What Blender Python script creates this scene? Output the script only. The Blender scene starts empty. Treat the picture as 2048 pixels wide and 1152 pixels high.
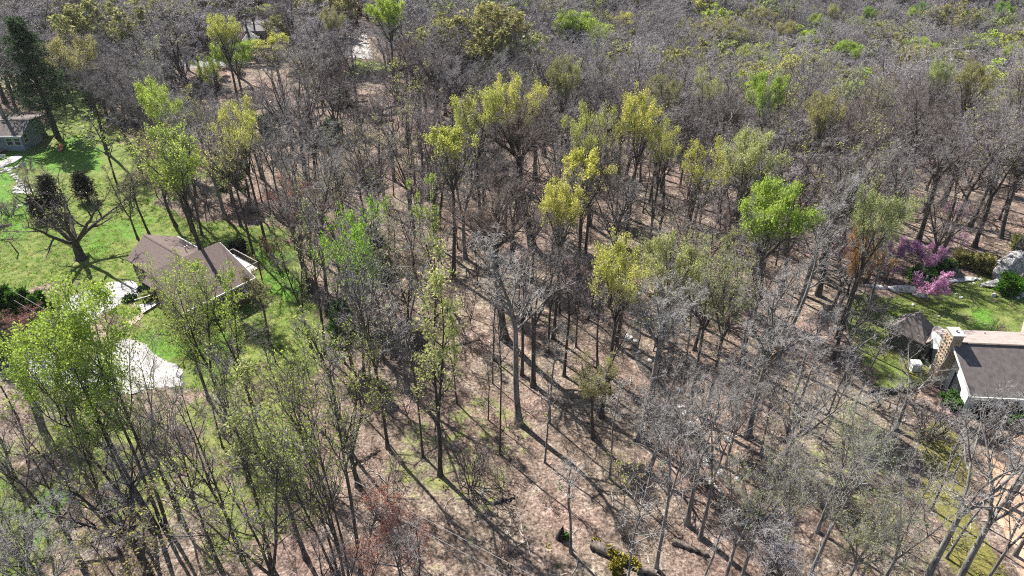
import bpy, bmesh, math, random
import numpy as np
from mathutils import Vector, Matrix
random.seed(7)
R = np.random.default_rng(11)
D2R = math.radians
scene = bpy.context.scene
COL = scene.collection
PI = math.pi

# ------------------------------------------------------------------ camera, sky, sun, exposure
HC = 60.0
HAZE = 0.00006
PITCH = D2R(33.3)
cam = bpy.data.objects.new('camera', bpy.data.cameras.new('camera'))
COL.objects.link(cam)
cam.location = (0, 0, HC)
cam.rotation_euler = (PI/2 - PITCH, 0, 0)
cam.data.sensor_width = 36
cam.data.lens = 36 * 1366 / 2048
cam.data.clip_start = 0.5
cam.data.clip_end = 3000
scene.camera = cam

SUN_EL = D2R(47)
SUN_AZ = math.atan2(-0.64, 0.77)                 # towards the sun, measured from +Y
wd = bpy.data.worlds.new('World')
scene.world = wd
wd.use_nodes = True
wn = wd.node_tree
bg = wn.nodes['Background']
sky = wn.nodes.new('ShaderNodeTexSky')
sky.sky_type = 'NISHITA'
sky.sun_disc = False
sky.sun_elevation = SUN_EL
sky.sun_rotation = SUN_AZ % (2*PI)
wn.links.new(sky.outputs[0], bg.inputs[0])
bg.inputs[1].default_value = 0.06
sl = bpy.data.lights.new('sun', 'SUN')
sl.energy = 4.9
sl.angle = D2R(0.53)
sl.color = (1.0, 0.95, 0.88)
sun = bpy.data.objects.new('sun', sl)
COL.objects.link(sun)
sdir = Vector((math.sin(SUN_AZ)*math.cos(SUN_EL), math.cos(SUN_AZ)*math.cos(SUN_EL), math.sin(SUN_EL)))
sun.rotation_euler = sdir.to_track_quat('Z', 'Y').to_euler()
sun.location = sdir * 200
scene.view_settings.view_transform = 'Standard'
scene.view_settings.look = 'None'
scene.view_settings.exposure = 1.3
scene.view_settings.gamma = 1.0
scene.render.use_motion_blur = False
try:
    scene.cycles.max_bounces = 6
    scene.cycles.diffuse_bounces = 3
    scene.cycles.transmission_bounces = 3
    scene.cycles.transparent_max_bounces = 4
    scene.cycles.use_denoising = False
    scene.cycles.filter_width = 1.1
except Exception:
    pass

# ------------------------------------------------------------------ terrain height
def sstep(a, b, x):
    t = np.clip((x - a) / (b - a), 0, 1)
    return t * t * (3 - 2 * t)

_lat = R.random((6, 64, 64))
def vnoise(x, y, s, k=0):
    x = np.asarray(x, float) / s + 100.5
    y = np.asarray(y, float) / s + 100.5
    xi = np.floor(x).astype(int); yi = np.floor(y).astype(int)
    fx = x - xi; fy = y - yi
    fx = fx*fx*(3-2*fx); fy = fy*fy*(3-2*fy)
    L = _lat[k % 6]
    a = L[xi % 64, yi % 64]; b = L[(xi+1) % 64, yi % 64]
    c = L[xi % 64, (yi+1) % 64]; d = L[(xi+1) % 64, (yi+1) % 64]
    return (a*(1-fx)+b*fx)*(1-fy) + (c*(1-fx)+d*fx)*fy

def height(x, y):
    x = np.asarray(x, float); y = np.asarray(y, float)
    drop = -30 * sstep(118, 275, y + 0.10*x) * sstep(-25, 60, x)
    z = drop + 0.16 * np.clip(y - 330, 0, None) + 0.0006*np.clip(y-330, 0, None)**2*0.3
    z = z + 0.05 * np.clip(-x - 150, 0, None)
    z = z + (vnoise(x, y, 24, 0) - .5) * 1.0 * sstep(0, 30, np.abs(x+58)+np.abs(y-95)-12) * sstep(0, 25, np.abs(x-58)+np.abs(y-70)-14)
    z = z + (vnoise(x, y, 5.5, 1) - .5) * 0.22
    if CREEK is not None:
        d = np.full(np.broadcast(x, y).shape, 99.0)
        for (ax, ay), (bx, by) in zip(CREEK[:-1], CREEK[1:]):
            vx, vy = bx-ax, by-ay
            t = np.clip(((x-ax)*vx+(y-ay)*vy)/(vx*vx+vy*vy), 0, 1)
            d = np.minimum(d, np.hypot(x-ax-t*vx, y-ay-t*vy))
        z = z - 1.3 * (1 - sstep(1.0, 5.5, d))
    return z
CREEK = None

def ray(px, py):
    u = (px - 1024) / 1366; v = (576 - py) / 1366
    return np.array([u, math.cos(PITCH) + v*math.sin(PITCH), -math.sin(PITCH) + v*math.cos(PITCH)])

def flat(px, py, z=0.0):
    d = ray(px, py)
    t = (z - HC) / d[2]
    return d[0]*t, d[1]*t

def ground(px, py, dz=0.0):
    """The point of the land (raised by dz) that the photograph shows at px, py."""
    d = ray(px, py)
    t = np.arange(15, 950, 1.0)
    gap = HC + d[2]*t - height(d[0]*t, d[1]*t) - dz
    i = int(np.argmax(gap < 0)) if (gap < 0).any() else len(t)-1
    k = t[i-1] + gap[i-1] / (gap[i-1] - gap[i] + 1e-9)
    return d[0]*k, d[1]*k

def project(x, y, z):
    dz = z - HC
    dep = y*math.cos(PITCH) - dz*math.sin(PITCH)
    up = y*math.sin(PITCH) + dz*math.cos(PITCH)
    return 1024 + 1366*x/dep, 576 - 1366*up/dep, dep

CREEK = [flat(*p) for p in ((1225, 520), (1250, 560), (1285, 600), (1276, 640), (1268, 690), (1312, 745), (1372, 810), (1395, 860), (1425, 900), (1455, 950), (1520, 1010), (1610, 1180))]

# ------------------------------------------------------------------ object helpers
def tag(o, label=None, cat=None, group=None, kind=None):
    if label: o['label'] = label
    if cat: o['category'] = cat
    if group: o['group'] = group
    if kind: o['kind'] = kind
    return o

def empty(name, loc, rz=0.0, scale=(1, 1, 1)):
    o = bpy.data.objects.new(name, None)
    COL.objects.link(o)
    o.location = loc; o.rotation_euler = (0, 0, rz); o.scale = scale
    o.empty_display_size = 0.3
    return o

def link(name, me, parent=None):
    o = bpy.data.objects.new(name, me)
    COL.objects.link(o)
    if parent is not None: o.parent = parent
    return o

def mesh_np(name, v, f, mats, fm=None, smooth=False):
    """v (n,3), f (m,3) triangles or list of such; mats list of materials"""
    me = bpy.data.meshes.new(name)
    v = np.asarray(v, np.float32); f = np.asarray(f, np.int32)
    k = f.shape[1]
    me.vertices.add(len(v)); me.vertices.foreach_set('co', v.ravel())
    me.loops.add(f.size); me.loops.foreach_set('vertex_index', f.ravel())
    me.polygons.add(len(f)); me.polygons.foreach_set('loop_start', np.arange(0, f.size, k, dtype=np.int32))
    for m in mats: me.materials.append(m)
    if fm is not None: me.polygons.foreach_set('material_index', np.asarray(fm, np.int32))
    if smooth: me.polygons.foreach_set('use_smooth', np.ones(len(f), bool))
    me.update(calc_edges=True)
    return me

class MB:
    """collects simple solids into one mesh"""
    def __init__(s): s.bm = bmesh.new()
    def box(s, x0, x1, y0, y1, z0, z1):
        v = [s.bm.verts.new(p) for p in ((x0,y0,z0),(x1,y0,z0),(x1,y1,z0),(x0,y1,z0),(x0,y0,z1),(x1,y0,z1),(x1,y1,z1),(x0,y1,z1))]
        for q in ((0,3,2,1),(4,5,6,7),(0,1,5,4),(1,2,6,5),(2,3,7,6),(3,0,4,7)): s.bm.faces.new([v[i] for i in q])
        return s
    def prism(s, pts, off):
        """pts: a planar polygon of 3-D points, pushed by off"""
        a = [s.bm.verts.new(p) for p in pts]
        b = [s.bm.verts.new((p[0]+off[0], p[1]+off[1], p[2]+off[2])) for p in pts]
        s.bm.faces.new(a); s.bm.faces.new(b[::-1])
        n = len(pts)
        for i in range(n): s.bm.faces.new((a[i], b[i], b[(i+1) % n], a[(i+1) % n]))
        bmesh.ops.recalc_face_normals(s.bm, faces=s.bm.faces[:])
        return s
    def bar(s, p, q, r, r2=None, n=6):
        p = Vector(p); q = Vector(q); r2 = r if r2 is None else r2
        d = (q-p).normalized()
        u = d.orthogonal().normalized(); w = d.cross(u)
        A = [s.bm.verts.new(p + (u*math.cos(2*PI*i/n) + w*math.sin(2*PI*i/n))*r) for i in range(n)]
        B = [s.bm.verts.new(q + (u*math.cos(2*PI*i/n) + w*math.sin(2*PI*i/n))*r2) for i in range(n)]
        for i in range(n): s.bm.faces.new((A[i], A[(i+1) % n], B[(i+1) % n], B[i]))
        s.bm.faces.new(A[::-1]); s.bm.faces.new(B)
        return s
    def mesh(s, name, m):
        me = bpy.data.meshes.new(name); s.bm.to_mesh(me); s.bm.free(); me.materials.append(m)
        return me
    def build(s, name, m, parent=None): return link(name, s.mesh(name, m), parent)

# ------------------------------------------------------------------ materials
def new_mat(name, rough=0.85):
    m = bpy.data.materials.new(name)
    m.use_nodes = True
    nt = m.node_tree
    b = nt.nodes['Principled BSDF']
    b.inputs['Roughness'].default_value = rough
    b.inputs['Specular IOR Level'].default_value = 0.25
    return m, nt, b

def N(nt, t, **kw):
    n = nt.nodes.new(t)
    for k, v in kw.items():
        if k.startswith('i_'):
            key = k[2:]
            n.inputs[int(key) if key.isdigit() else key.replace('_', ' ')].default_value = v
        else: setattr(n, k, v)
    return n

def ramp(nt, src, stops):
    r = nt.nodes.new('ShaderNodeValToRGB')
    e = r.color_ramp.elements
    e[0].position, e[0].color = stops[0][0], (*stops[0][1], 1)
    e[1].position, e[1].color = stops[-1][0], (*stops[-1][1], 1)
    for p, c in stops[1:-1]:
        x = e.new(p); x.color = (*c, 1)
    nt.links.new(src, r.inputs[0])
    return r.outputs[0]

def mixc(nt, fac, a, b, mode='MIX'):
    m = nt.nodes.new('ShaderNodeMix'); m.data_type = 'RGBA'; m.blend_type = mode
    for s, v in ((0, fac), (6, a), (7, b)):
        if isinstance(v, (int, float)): m.inputs[s].default_value = v
        elif isinstance(v, tuple): m.inputs[s].default_value = (*v, 1)
        else: nt.links.new(v, m.inputs[s])
    return m.outputs[2]

def noise(nt, scale, detail=4, rough=.6, coord='Object', vec=None):
    n = N(nt, 'ShaderNodeTexNoise'); n.inputs['Scale'].default_value = scale
    n.inputs['Detail'].default_value = detail; n.inputs['Roughness'].default_value = rough
    if vec is None:
        c = nt.nodes.new('ShaderNodeTexCoord'); vec = c.outputs[coord]
    nt.links.new(vec, n.inputs['Vector'])
    return n.outputs[0]

def bump(nt, b, h, s=.3, d=.05):
    n = nt.nodes.new('ShaderNodeBump'); n.inputs['Strength'].default_value = s; n.inputs['Distance'].default_value = d
    nt.links.new(h, n.inputs['Height']); nt.links.new(n.outputs[0], b.inputs['Normal'])

def simple(name, c1, c2, scale=2.0, rough=.85, bmp=.2, stretch=None, lo=.35, hi=.65):
    m, nt, b = new_mat(name, rough)
    vec = None
    if stretch:
        c = nt.nodes.new('ShaderNodeTexCoord'); mp = nt.nodes.new('ShaderNodeMapping')
        mp.inputs['Scale'].default_value = stretch
        nt.links.new(c.outputs['Object'], mp.inputs[0]); vec = mp.outputs[0]
    h = noise(nt, scale, 6, .65, vec=vec)
    nt.links.new(ramp(nt, h, [(lo, c1), (hi, c2)]), b.inputs['Base Color'])
    if bmp: bump(nt, b, h, bmp)
    return m

def rnd(nt):
    return nt.nodes.new('ShaderNodeObjectInfo').outputs['Random']

def bark_mat(name, c_dark, c_lite, tone_lo, tone_hi, scale=3.0):
    m, nt, b = new_mat(name, .9)
    c = nt.nodes.new('ShaderNodeTexCoord'); mp = nt.nodes.new('ShaderNodeMapping')
    mp.inputs['Scale'].default_value = (1, 1, .25)
    nt.links.new(c.outputs['Object'], mp.inputs[0])
    h = noise(nt, scale, 5, .7, vec=mp.outputs[0])
    col = ramp(nt, h, [(.35, c_dark), (.66, c_lite)])
    tint = ramp(nt, rnd(nt), [(0, tone_lo), (1, tone_hi)])
    nt.links.new(mixc(nt, 1.0, col, tint, 'MULTIPLY'), b.inputs['Base Color'])
    bump(nt, b, h, .5, .08)
    return m

def leaf_mat(name, c1, c2, trans=.5):
    m = bpy.data.materials.new(name); m.use_nodes = True
    nt = m.node_tree
    nt.nodes.clear()
    out = nt.nodes.new('ShaderNodeOutputMaterial')
    h = noise(nt, 0.9, 3, .6)
    g = nt.nodes.new('ShaderNodeNewGeometry')
    col = ramp(nt, h, [(.3, c1), (.7, c2)])
    var = ramp(nt, g.outputs['Random Per Island'], [(0, (.62, .66, .6)), (1, (1.25, 1.2, 1.1))])
    col = mixc(nt, 1.0, col, var, 'MULTIPLY')
    tone = ramp(nt, rnd(nt), [(0, (.85, .9, .85)), (1, (1.12, 1.06, 1.0))])
    col = mixc(nt, 1.0, col, tone, 'MULTIPLY')
    d = nt.nodes.new('ShaderNodeBsdfDiffuse'); t = nt.nodes.new('ShaderNodeBsdfTranslucent'); mx = nt.nodes.new('ShaderNodeMixShader')
    nt.links.new(col, d.inputs[0]); nt.links.new(col, t.inputs[0])
    mx.inputs[0].default_value = trans
    nt.links.new(d.outputs[0], mx.inputs[1]); nt.links.new(t.outputs[0], mx.inputs[2])
    nt.links.new(mx.outputs[0], out.inputs[0])
    return m

M = {}
M['bark'] = bark_mat('bark', (.035, .030, .026), (.125, .11, .098), (.75, .74, .72), (1.25, 1.22, 1.2))
M['twig'] = bark_mat('twig_bark', (.21, .195, .19), (.42, .40, .40), (.62, .59, .60), (1.3, 1.28, 1.31), 1.2)
M['twig_pale'] = bark_mat('pale_twig_bark', (.30, .285, .27), (.52, .50, .48), (.8, .8, .8), (1.1, 1.1, 1.1), 1.2)
M['bark_pale'] = bark_mat('pale_bark', (.07, .062, .057), (.31, .295, .28), (.8, .8, .8), (1.1, 1.1, 1.1), 2.0)
M['twig_red'] = bark_mat('reddish_twig_bark', (.14, .075, .065), (.28, .16, .14), (.85, .85, .85), (1.1, 1.1, 1.1), 1.2)
M['twig_brown'] = bark_mat('brown_twig_bark', (.13, .10, .085), (.25, .20, .17), (.8, .8, .8), (1.2, 1.2, 1.2), 1.2)
LEAF = {
    'lime': ((.30, .43, .07), (.50, .60, .14)),
    'yellow': ((.42, .45, .10), (.64, .64, .20)),
    'olive': ((.27, .27, .12), (.40, .385, .18)),
    'pale': ((.32, .37, .15), (.48, .53, .24)),
    'green': ((.17, .34, .04), (.32, .48, .08)),
    'rust': ((.30, .16, .07), (.44, .26, .12)),
    'red': ((.38, .15, .125), (.56, .27, .23)),
    'magenta': ((.58, .27, .58), (.84, .55, .84)),
    'bush': ((.05, .15, .02), (.14, .30, .04)),
}
for k, (a, b_) in LEAF.items(): M['leaf_'+k] = leaf_mat('leaf_'+k, a, b_)
M['needle'] = leaf_mat('needles_dark', (.03, .062, .036), (.085, .125, .065), .3)
M['needle_green'] = leaf_mat('needles_green', (.05, .12, .04), (.11, .20, .06), .3)
M['needle_hedge'] = leaf_mat('needles_hedge', (.05, .12, .02), (.12, .24, .04), .3)
M['needle_black'] = leaf_mat('needles_blackish', (.03, .036, .028), (.07, .072, .05), .2)

def ground_mat():
    m, nt, b = new_mat('forest_floor', .95)
    c = nt.nodes.new('ShaderNodeTexCoord'); V = c.outputs['Object']
    big = noise(nt, .06, 5, .6, vec=V)
    mid = noise(nt, .55, 6, .65, vec=V)
    fine = noise(nt, 3.2, 5, .75, vec=V)
    lit = ramp(nt, mid, [(.30, (.125, .095, .080)), (.5, (.215, .170, .145)), (.72, (.35, .295, .262))])
    red = ramp(nt, big, [(.38, (.94, 1.0, .92)), (.62, (1.06, .95, .94))])
    lit = mixc(nt, 1.0, lit, red, 'MULTIPLY')
    fl = ramp(nt, fine, [(.36, (.30, .26, .24)), (.48, (.85, .83, .81)), (.62, (1.6, 1.58, 1.56))])
    lit = mixc(nt, 1.0, lit, fl, 'MULTIPLY')
    vo = N(nt, 'ShaderNodeTexVoronoi', i_Scale=2.6); nt.links.new(V, vo.inputs['Vector'])
    sp = ramp(nt, vo.outputs['Color'], [(.0, (.62, .60, .58)), (1, (1.35, 1.35, 1.35))])
    lit = mixc(nt, .8, lit, mixc(nt, 1.0, lit, sp, 'MULTIPLY'))
    at = nt.nodes.new('ShaderNodeAttribute'); at.attribute_name = 'zone'
    sep = nt.nodes.new('ShaderNodeSeparateColor'); nt.links.new(at.outputs['Color'], sep.inputs[0])
    def mask(src, s=.9, n=None):
        a = N(nt, 'ShaderNodeMath', operation='MULTIPLY_ADD'); a.inputs[1].default_value = 1.0
        nn = N(nt, 'ShaderNodeMath', operation='MULTIPLY_ADD'); nn.inputs[1].default_value = 1.7*s; nn.inputs[2].default_value = -.85*s
        nt.links.new(n or mid, nn.inputs[0])
        nt.links.new(src, a.inputs[0]); nt.links.new(nn.outputs[0], a.inputs[2])
        r = ramp(nt, a.outputs[0], [(.36, (0, 0, 0)), (.66, (1, 1, 1))])
        return r
    gcol = ramp(nt, mid, [(.3, (.075, .125, .022)), (.5, (.14, .19, .045)), (.7, (.25, .26, .09))])
    lush = ramp(nt, fine, [(.3, (.055, .14, .016)), (.7, (.14, .28, .036))])
    gcol = mixc(nt, mask(at.outputs['Alpha'], .8), gcol, lush)
    gf = ramp(nt, fine, [(.3, (.65, .65, .6)), (.7, (1.35, 1.3, 1.25))])
    gcol = mixc(nt, 1.0, gcol, gf, 'MULTIPLY')
    moss = ramp(nt, fine, [(.3, (.09, .085, .022)), (.7, (.27, .245, .07))])
    dirt = ramp(nt, mid, [(.3, (.40, .24, .15)), (.7, (.62, .44, .31))])
    col = mixc(nt, mask(sep.outputs[0]), lit, gcol)
    col = mixc(nt, mask(sep.outputs[1]), col, moss)
    col = mixc(nt, mask(sep.outputs[2], .7), col, dirt)
    nt.links.new(col, b.inputs['Base Color'])
    hsum = N(nt, 'ShaderNodeMath', operation='ADD'); nt.links.new(fine, hsum.inputs[0]); nt.links.new(mid, hsum.inputs[1])
    bump(nt, b, hsum.outputs[0], .9, .25)
    return m
M['floor'] = ground_mat()

def gravel_mat(name, c1, c2, c3):
    m, nt, b = new_mat(name, .95)
    c = nt.nodes.new('ShaderNodeTexCoord'); V = c.outputs['Object']
    a = noise(nt, .45, 8, .75, vec=V); f = noise(nt, 6, 4, .8, vec=V)
    col = ramp(nt, a, [(.3, c1), (.5, c2), (.7, c3)])
    col = mixc(nt, 1.0, col, ramp(nt, f, [(.35, (.62, .62, .62)), (.62, (1.15, 1.15, 1.15))]), 'MULTIPLY')
    nt.links.new(col, b.inputs['Base Color']); bump(nt, b, f, .6, .06)
    return m
M['gravel'] = gravel_mat('gravel', (.27, .26, .25), (.40, .39, .375), (.52, .51, .50))
M['road'] = gravel_mat('old_tarmac', (.20, .20, .21), (.32, .32, .33), (.42, .42, .43))
M['concrete'] = gravel_mat('concrete', (.30, .29, .28), (.40, .39, .375), (.50, .49, .475))


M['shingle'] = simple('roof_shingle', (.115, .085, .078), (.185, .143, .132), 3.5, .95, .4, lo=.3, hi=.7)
M['shingle_grey'] = simple('weathered_shaded_shingle', (.10, .086, .082), (.18, .158, .15), 1.6, .95, .4, lo=.3, hi=.7)  # weathered grey, with shade darkened into the colour for slopes facing the camera
M['shingle_pale'] = simple('sunlit_pale_shingle', (.23, .195, .18), (.33, .285, .265), 1.5, .95, .3)  # paler copy of the shingle, sunlight put into the colour
M['trim_white'] = simple('white_trim', (.62, .62, .60), (.76, .76, .74), 5, .6, .1)
M['siding_brown'] = simple('brown_siding', (.20, .13, .105), (.28, .195, .16), 2, .8, .2, (1, 1, 6))
M['siding_blue'] = simple('blue_grey_siding', (.17, .225, .27), (.22, .285, .33), 2, .8, .2, (1, 1, 6))
M['siding_white'] = simple('pale_siding', (.56, .60, .60), (.70, .73, .73), 1.5, .7, .15, (4, 4, .6))
M['garage'] = simple('garage_door_paint', (.20, .16, .14), (.26, .21, .185), 2, .7, .1)
M['dark_wood'] = simple('dark_wood', (.05, .042, .038), (.10, .085, .075), 4, .85, .3)
M['deck'] = simple('pale_deck_boards', (.50, .48, .46), (.66, .64, .62), 2.5, .8, .2)
M['wood_grey'] = simple('weathered_wood', (.26, .24, .22), (.42, .39, .36), 4, .9, .4)
M['black'] = simple('charred_black', (.012, .012, .012), (.03, .028, .026), 4, .9, .3)
M['orange'] = simple('orange_canvas', (.55, .16, .04), (.72, .28, .09), 3, .7, .3)
M['white_roof'] = simple('white_membrane', (.70, .71, .73), (.82, .83, .84), 1.5, .6, .1)
M['metal'] = simple('vent_metal', (.35, .35, .36), (.55, .55, .56), 5, .45, .1)
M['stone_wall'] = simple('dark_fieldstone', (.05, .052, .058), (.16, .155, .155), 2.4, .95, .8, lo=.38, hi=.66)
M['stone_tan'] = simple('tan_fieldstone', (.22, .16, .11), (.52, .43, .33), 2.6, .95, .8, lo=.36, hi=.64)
M['brick_path'] = simple('old_brick', (.27, .19, .155), (.44, .33, .29), 3.0, .9, .4)
M['wire'] = simple('wire_jacket', (.22, .22, .22), (.34, .33, .33), 3, .6, 0)
M['moss'] = simple('golden_moss', (.10, .09, .012), (.34, .29, .04), 3.0, .95, .6)
M['log'] = simple('dead_wood', (.07, .055, .045), (.24, .20, .17), 2.5, .95, .6, (1, 1, 1))
M['log_pale'] = simple('bleached_dead_wood', (.30, .27, .24), (.52, .48, .44), 2.5, .9, .5)

def glass_mat():
    m, nt, b = new_mat('window_glass', .08)
    b.inputs['Base Color'].default_value = (.02, .025, .03, 1)
    b.inputs['Specular IOR Level'].default_value = .6
    return m
M['glass'] = glass_mat()
def water_mat():
    m, nt, b = new_mat('creek_water', .25)
    h = noise(nt, 2.2, 4, .6)
    nt.links.new(ramp(nt, h, [(.4, (.035, .03, .024)), (.60, (.10, .085, .07)), (.8, (.3, .28, .26))]), b.inputs['Base Color'])
    b.inputs['Specular IOR Level'].default_value = .5
    bump(nt, b, h, .6, .15)
    return m
M['water'] = water_mat()
def rock_mat(name, c1, c2, c3):
    m, nt, b = new_mat(name, .95)
    c = nt.nodes.new('ShaderNodeTexCoord')
    mp = nt.nodes.new('ShaderNodeMapping'); mp.inputs['Scale'].default_value = (.9, .9, 1.2); mp.inputs['Rotation'].default_value = (.4, .9, .5)
    nt.links.new(c.outputs['Object'], mp.inputs[0])
    w = N(nt, 'ShaderNodeTexWave', i_Scale=.9, i_Distortion=9.0, i_Detail=5.0); nt.links.new(mp.outputs[0], w.inputs['Vector'])
    h = noise(nt, 1.4, 8, .7)
    col = ramp(nt, h, [(.36, c1), (.5, c2), (.62, c3)])
    col = mixc(nt, .45, col, mixc(nt, 1.0, col, ramp(nt, w.outputs[0], [(.2, (.45, .45, .45)), (.7, (1.25, 1.25, 1.25))]), 'MULTIPLY'))
    nt.links.new(col, b.inputs['Base Color']); bump(nt, b, h, .9, .35)
    return m
M['rock'] = rock_mat('grey_rock', (.13, .125, .12), (.33, .325, .32), (.58, .57, .56))
M['rock_white'] = rock_mat('white_rock', (.30, .29, .28), (.58, .57, .55), (.74, .73, .71))
M['rock_dark'] = rock_mat('dark_rock', (.05, .048, .045), (.10, .095, .09), (.20, .19, .18))

# ------------------------------------------------------------------ the land
def poly_px(pts): return np.array([ground(*p) for p in pts])
def sdist(x, y, P):
    """signed distance to polygon P, positive inside"""
    d = np.full(x.shape, 1e9); ins = np.zeros(x.shape, bool)
    n = len(P)
    for i in range(n):
        ax, ay = P[i]; bx, by = P[(i+1) % n]
        vx, vy = bx-ax, by-ay
        t = np.clip(((x-ax)*vx+(y-ay)*vy)/(vx*vx+vy*vy+1e-9), 0, 1)
        d = np.minimum(d, np.hypot(x-ax-t*vx, y-ay-t*vy))
        c = ((ay > y) != (by > y)) & (x < (bx-ax)*(y-ay)/(by-ay+1e-12)+ax)
        ins ^= c
    return np.where(ins, d, -d)

Z_GRASS = [   # (polygon in the photograph, amount, softness in metres)
    ([(-90,330),(0,300),(60,262),(150,225),(215,238),(262,290),(285,360),(330,420),(400,452),(480,448),(570,470),(610,560),(640,640),(655,715),(600,760),(540,700),(420,790),(350,790),(250,660),(150,570),(60,575),(-90,640)], 1.0, 3.0),
    ([(400,690),(560,690),(640,800),(600,1000),(500,1120),(330,1000),(340,840)], .56, 5.0),
    ([(-90,880),(60,930),(150,1000),(170,1100),(60,1180),(-120,1180)], .8, 4.0),
    ([(60,780),(330,820),(420,1000),(300,1100),(160,1050),(60,960)], .55, 4.0),
    ([(1690,650),(1720,590),(1840,585),(1960,540),(2090,560),(2140,700),(1960,690),(1880,760),(1790,800),(1730,780)], .72, 2.5),
    ([(700,120),(790,122),(800,150),(690,150)], .9, 3.0),
    ([(60,190),(190,170),(210,235),(100,265)], .8, 4.0),
    ([(0,120),(60,110),(60,190),(-40,200)], .45, 5.0),
    ([(1380,690),(1540,640),(1700,700),(1560,800),(1440,760)], .30, 5.0),
    ([(800,800),(1000,790),(1080,900),(980,1010),(760,960)], .42, 5.0),
    ([(930,560),(1060,470),(1150,480),(1080,600)], .28, 5.0),
    ([(1620,880),(1860,820),(1880,1152),(1600,1152)], .38, 5.0),
    ([(820,1020),(900,980),(1040,1060),(1000,1152),(860,1152)], .25, 5.0),
]
Z_LUSH = [
    ([(-90,300),(60,305),(140,275),(215,300),(205,345),(120,345),(30,330),(-90,345)], 1.0, 3.0),
    ([(-90,350),(40,345),(90,420),(60,480),(-90,520)], .75, 4.0),
    ([(200,440),(300,440),(290,480),(180,520),(100,480)], .55, 4.0),
    ([(520,490),(570,520),(600,600),(560,620),(520,560)], .85, 3.0),
    ([(250,640),(420,660),(520,690),(420,740),(300,700)], .7, 3.0),
    ([(1930,610),(1975,620),(2010,655),(2000,668),(1945,655)], 1.0, 1.5),
    ([(1850,592),(1900,600),(1930,612),(1890,615)], .8, 1.5),
    ([(40,990),(140,1000),(150,1080),(40,1110)], .7, 3.0),
    ([(-90,560),(40,560),(0,600),(-90,620)], .5, 3.0),
]
Z_MOSS = [
    ([(1840,840),(1890,815),(1925,860),(1945,960),(1965,1040),(2030,1160),(1930,1180),(1880,1060),(1850,950)], .95, 2.0),
    ([(1770,655),(1830,640),(1800,700),(1760,720),(1740,690)], .55, 2.0),
    ([(1830,595),(1870,605),(1860,618),(1822,608)], .8, 1.0),
    ([(1660,770),(1760,760),(1830,790),(1760,830)], .45, 3.0),
    ([(1830,700),(1880,735),(1860,770),(1800,750)], .5, 2.0),
]
Z_DIRT = [
    ([(1965,905),(2060,870),(2140,900),(2200,1180),(2040,1180),(1995,1060),(1955,985)], 1.0, 1.6),
    ([(1915,838),(1935,828),(1940,850),(1920,856)], .8, .8),
    ([(1880,690),(1830,640),(1900,630),(1960,660)], .18, 2.0),
]
def axis(a, b, fine, lo, hi, grow):
    core = list(np.arange(a, b + 1e-6, fine))
    s = fine; v = a; left = []
    while v > lo: s *= grow; v -= s; left.append(v)
    s = fine; v = b; right = []
    while v < hi: s *= grow; v += s; right.append(v)
    return np.array(left[::-1] + core + right)
xs = axis(-105, 100, .62, -640, 640, 1.07)
ys = axis(22, 150, .62, -40, 760, 1.06)
GX, GY = np.meshgrid(xs, ys)
GZ = height(GX, GY)
zone = np.zeros((*GX.shape, 4), np.float32)
for ch, Zs in ((0, Z_GRASS), (3, Z_LUSH), (1, Z_MOSS), (2, Z_DIRT)):
    for pts, amt, soft in Zs:
        P = poly_px(pts)
        a, b_ = P.min(0) - 8, P.max(0) + 8
        k = (GX > a[0]) & (GX < b_[0]) & (GY > a[1]) & (GY < b_[1])
        s = sdist(GX[k], GY[k], P) + (vnoise(GX[k], GY[k], 4.0, 2) - .5)*soft*1.6
        zone[..., ch][k] = np.maximum(zone[..., ch][k], amt * sstep(-soft*.6, soft*.6, s))
ny, nx = GX.shape
idx = np.arange(nx*ny).reshape(ny, nx)
F = np.stack([idx[:-1, :-1], idx[:-1, 1:], idx[1:, 1:], idx[1:, :-1]], -1).reshape(-1, 4)
me = mesh_np('forest_floor', np.stack([GX, GY, GZ], -1).reshape(-1, 3), F, [M['floor']], smooth=True)
ca = me.color_attributes.new('zone', 'FLOAT_COLOR', 'POINT')
ca.data.foreach_set('color', zone.reshape(-1))
terrain = link('forest_floor', me)
tag(terrain, 'forest floor of pinkish brown leaf litter with patches of lawn and moss', None, None, 'structure')

def sheet(name, pts, mat, label, dz=.03, res=.7, rag=.5):
    """a sheet that lies on the land inside an outline"""
    P = poly_px(pts)
    a, b_ = P.min(0) - 1, P.max(0) + 1
    X, Y = np.meshgrid(np.arange(a[0], b_[0], res), np.arange(a[1], b_[1], res))
    s = sdist(X, Y, P) + (vnoise(X, Y, 1.6, 3) - .5)*rag*2
    ok = s > 0
    n = X.shape
    ix = np.arange(X.size).reshape(n)
    q = ok[:-1, :-1] & ok[:-1, 1:] & ok[1:, 1:] & ok[1:, :-1]
    f = np.stack([ix[:-1, :-1], ix[:-1, 1:], ix[1:, 1:], ix[1:, :-1]], -1)[q]
    used, inv = np.unique(f.ravel(), return_inverse=True)
    Z = height(X, Y) + dz
    v = np.stack([X, Y, Z], -1).reshape(-1, 3)[used]
    o = link(name, mesh_np(name, v, inv.reshape(-1, 4), [mat], smooth=True))
    return tag(o, label, None, None, 'structure')

KEEP_OUT = []
def clear(pts, pad=0.0): KEEP_OUT.append((poly_px(pts), pad))

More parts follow.
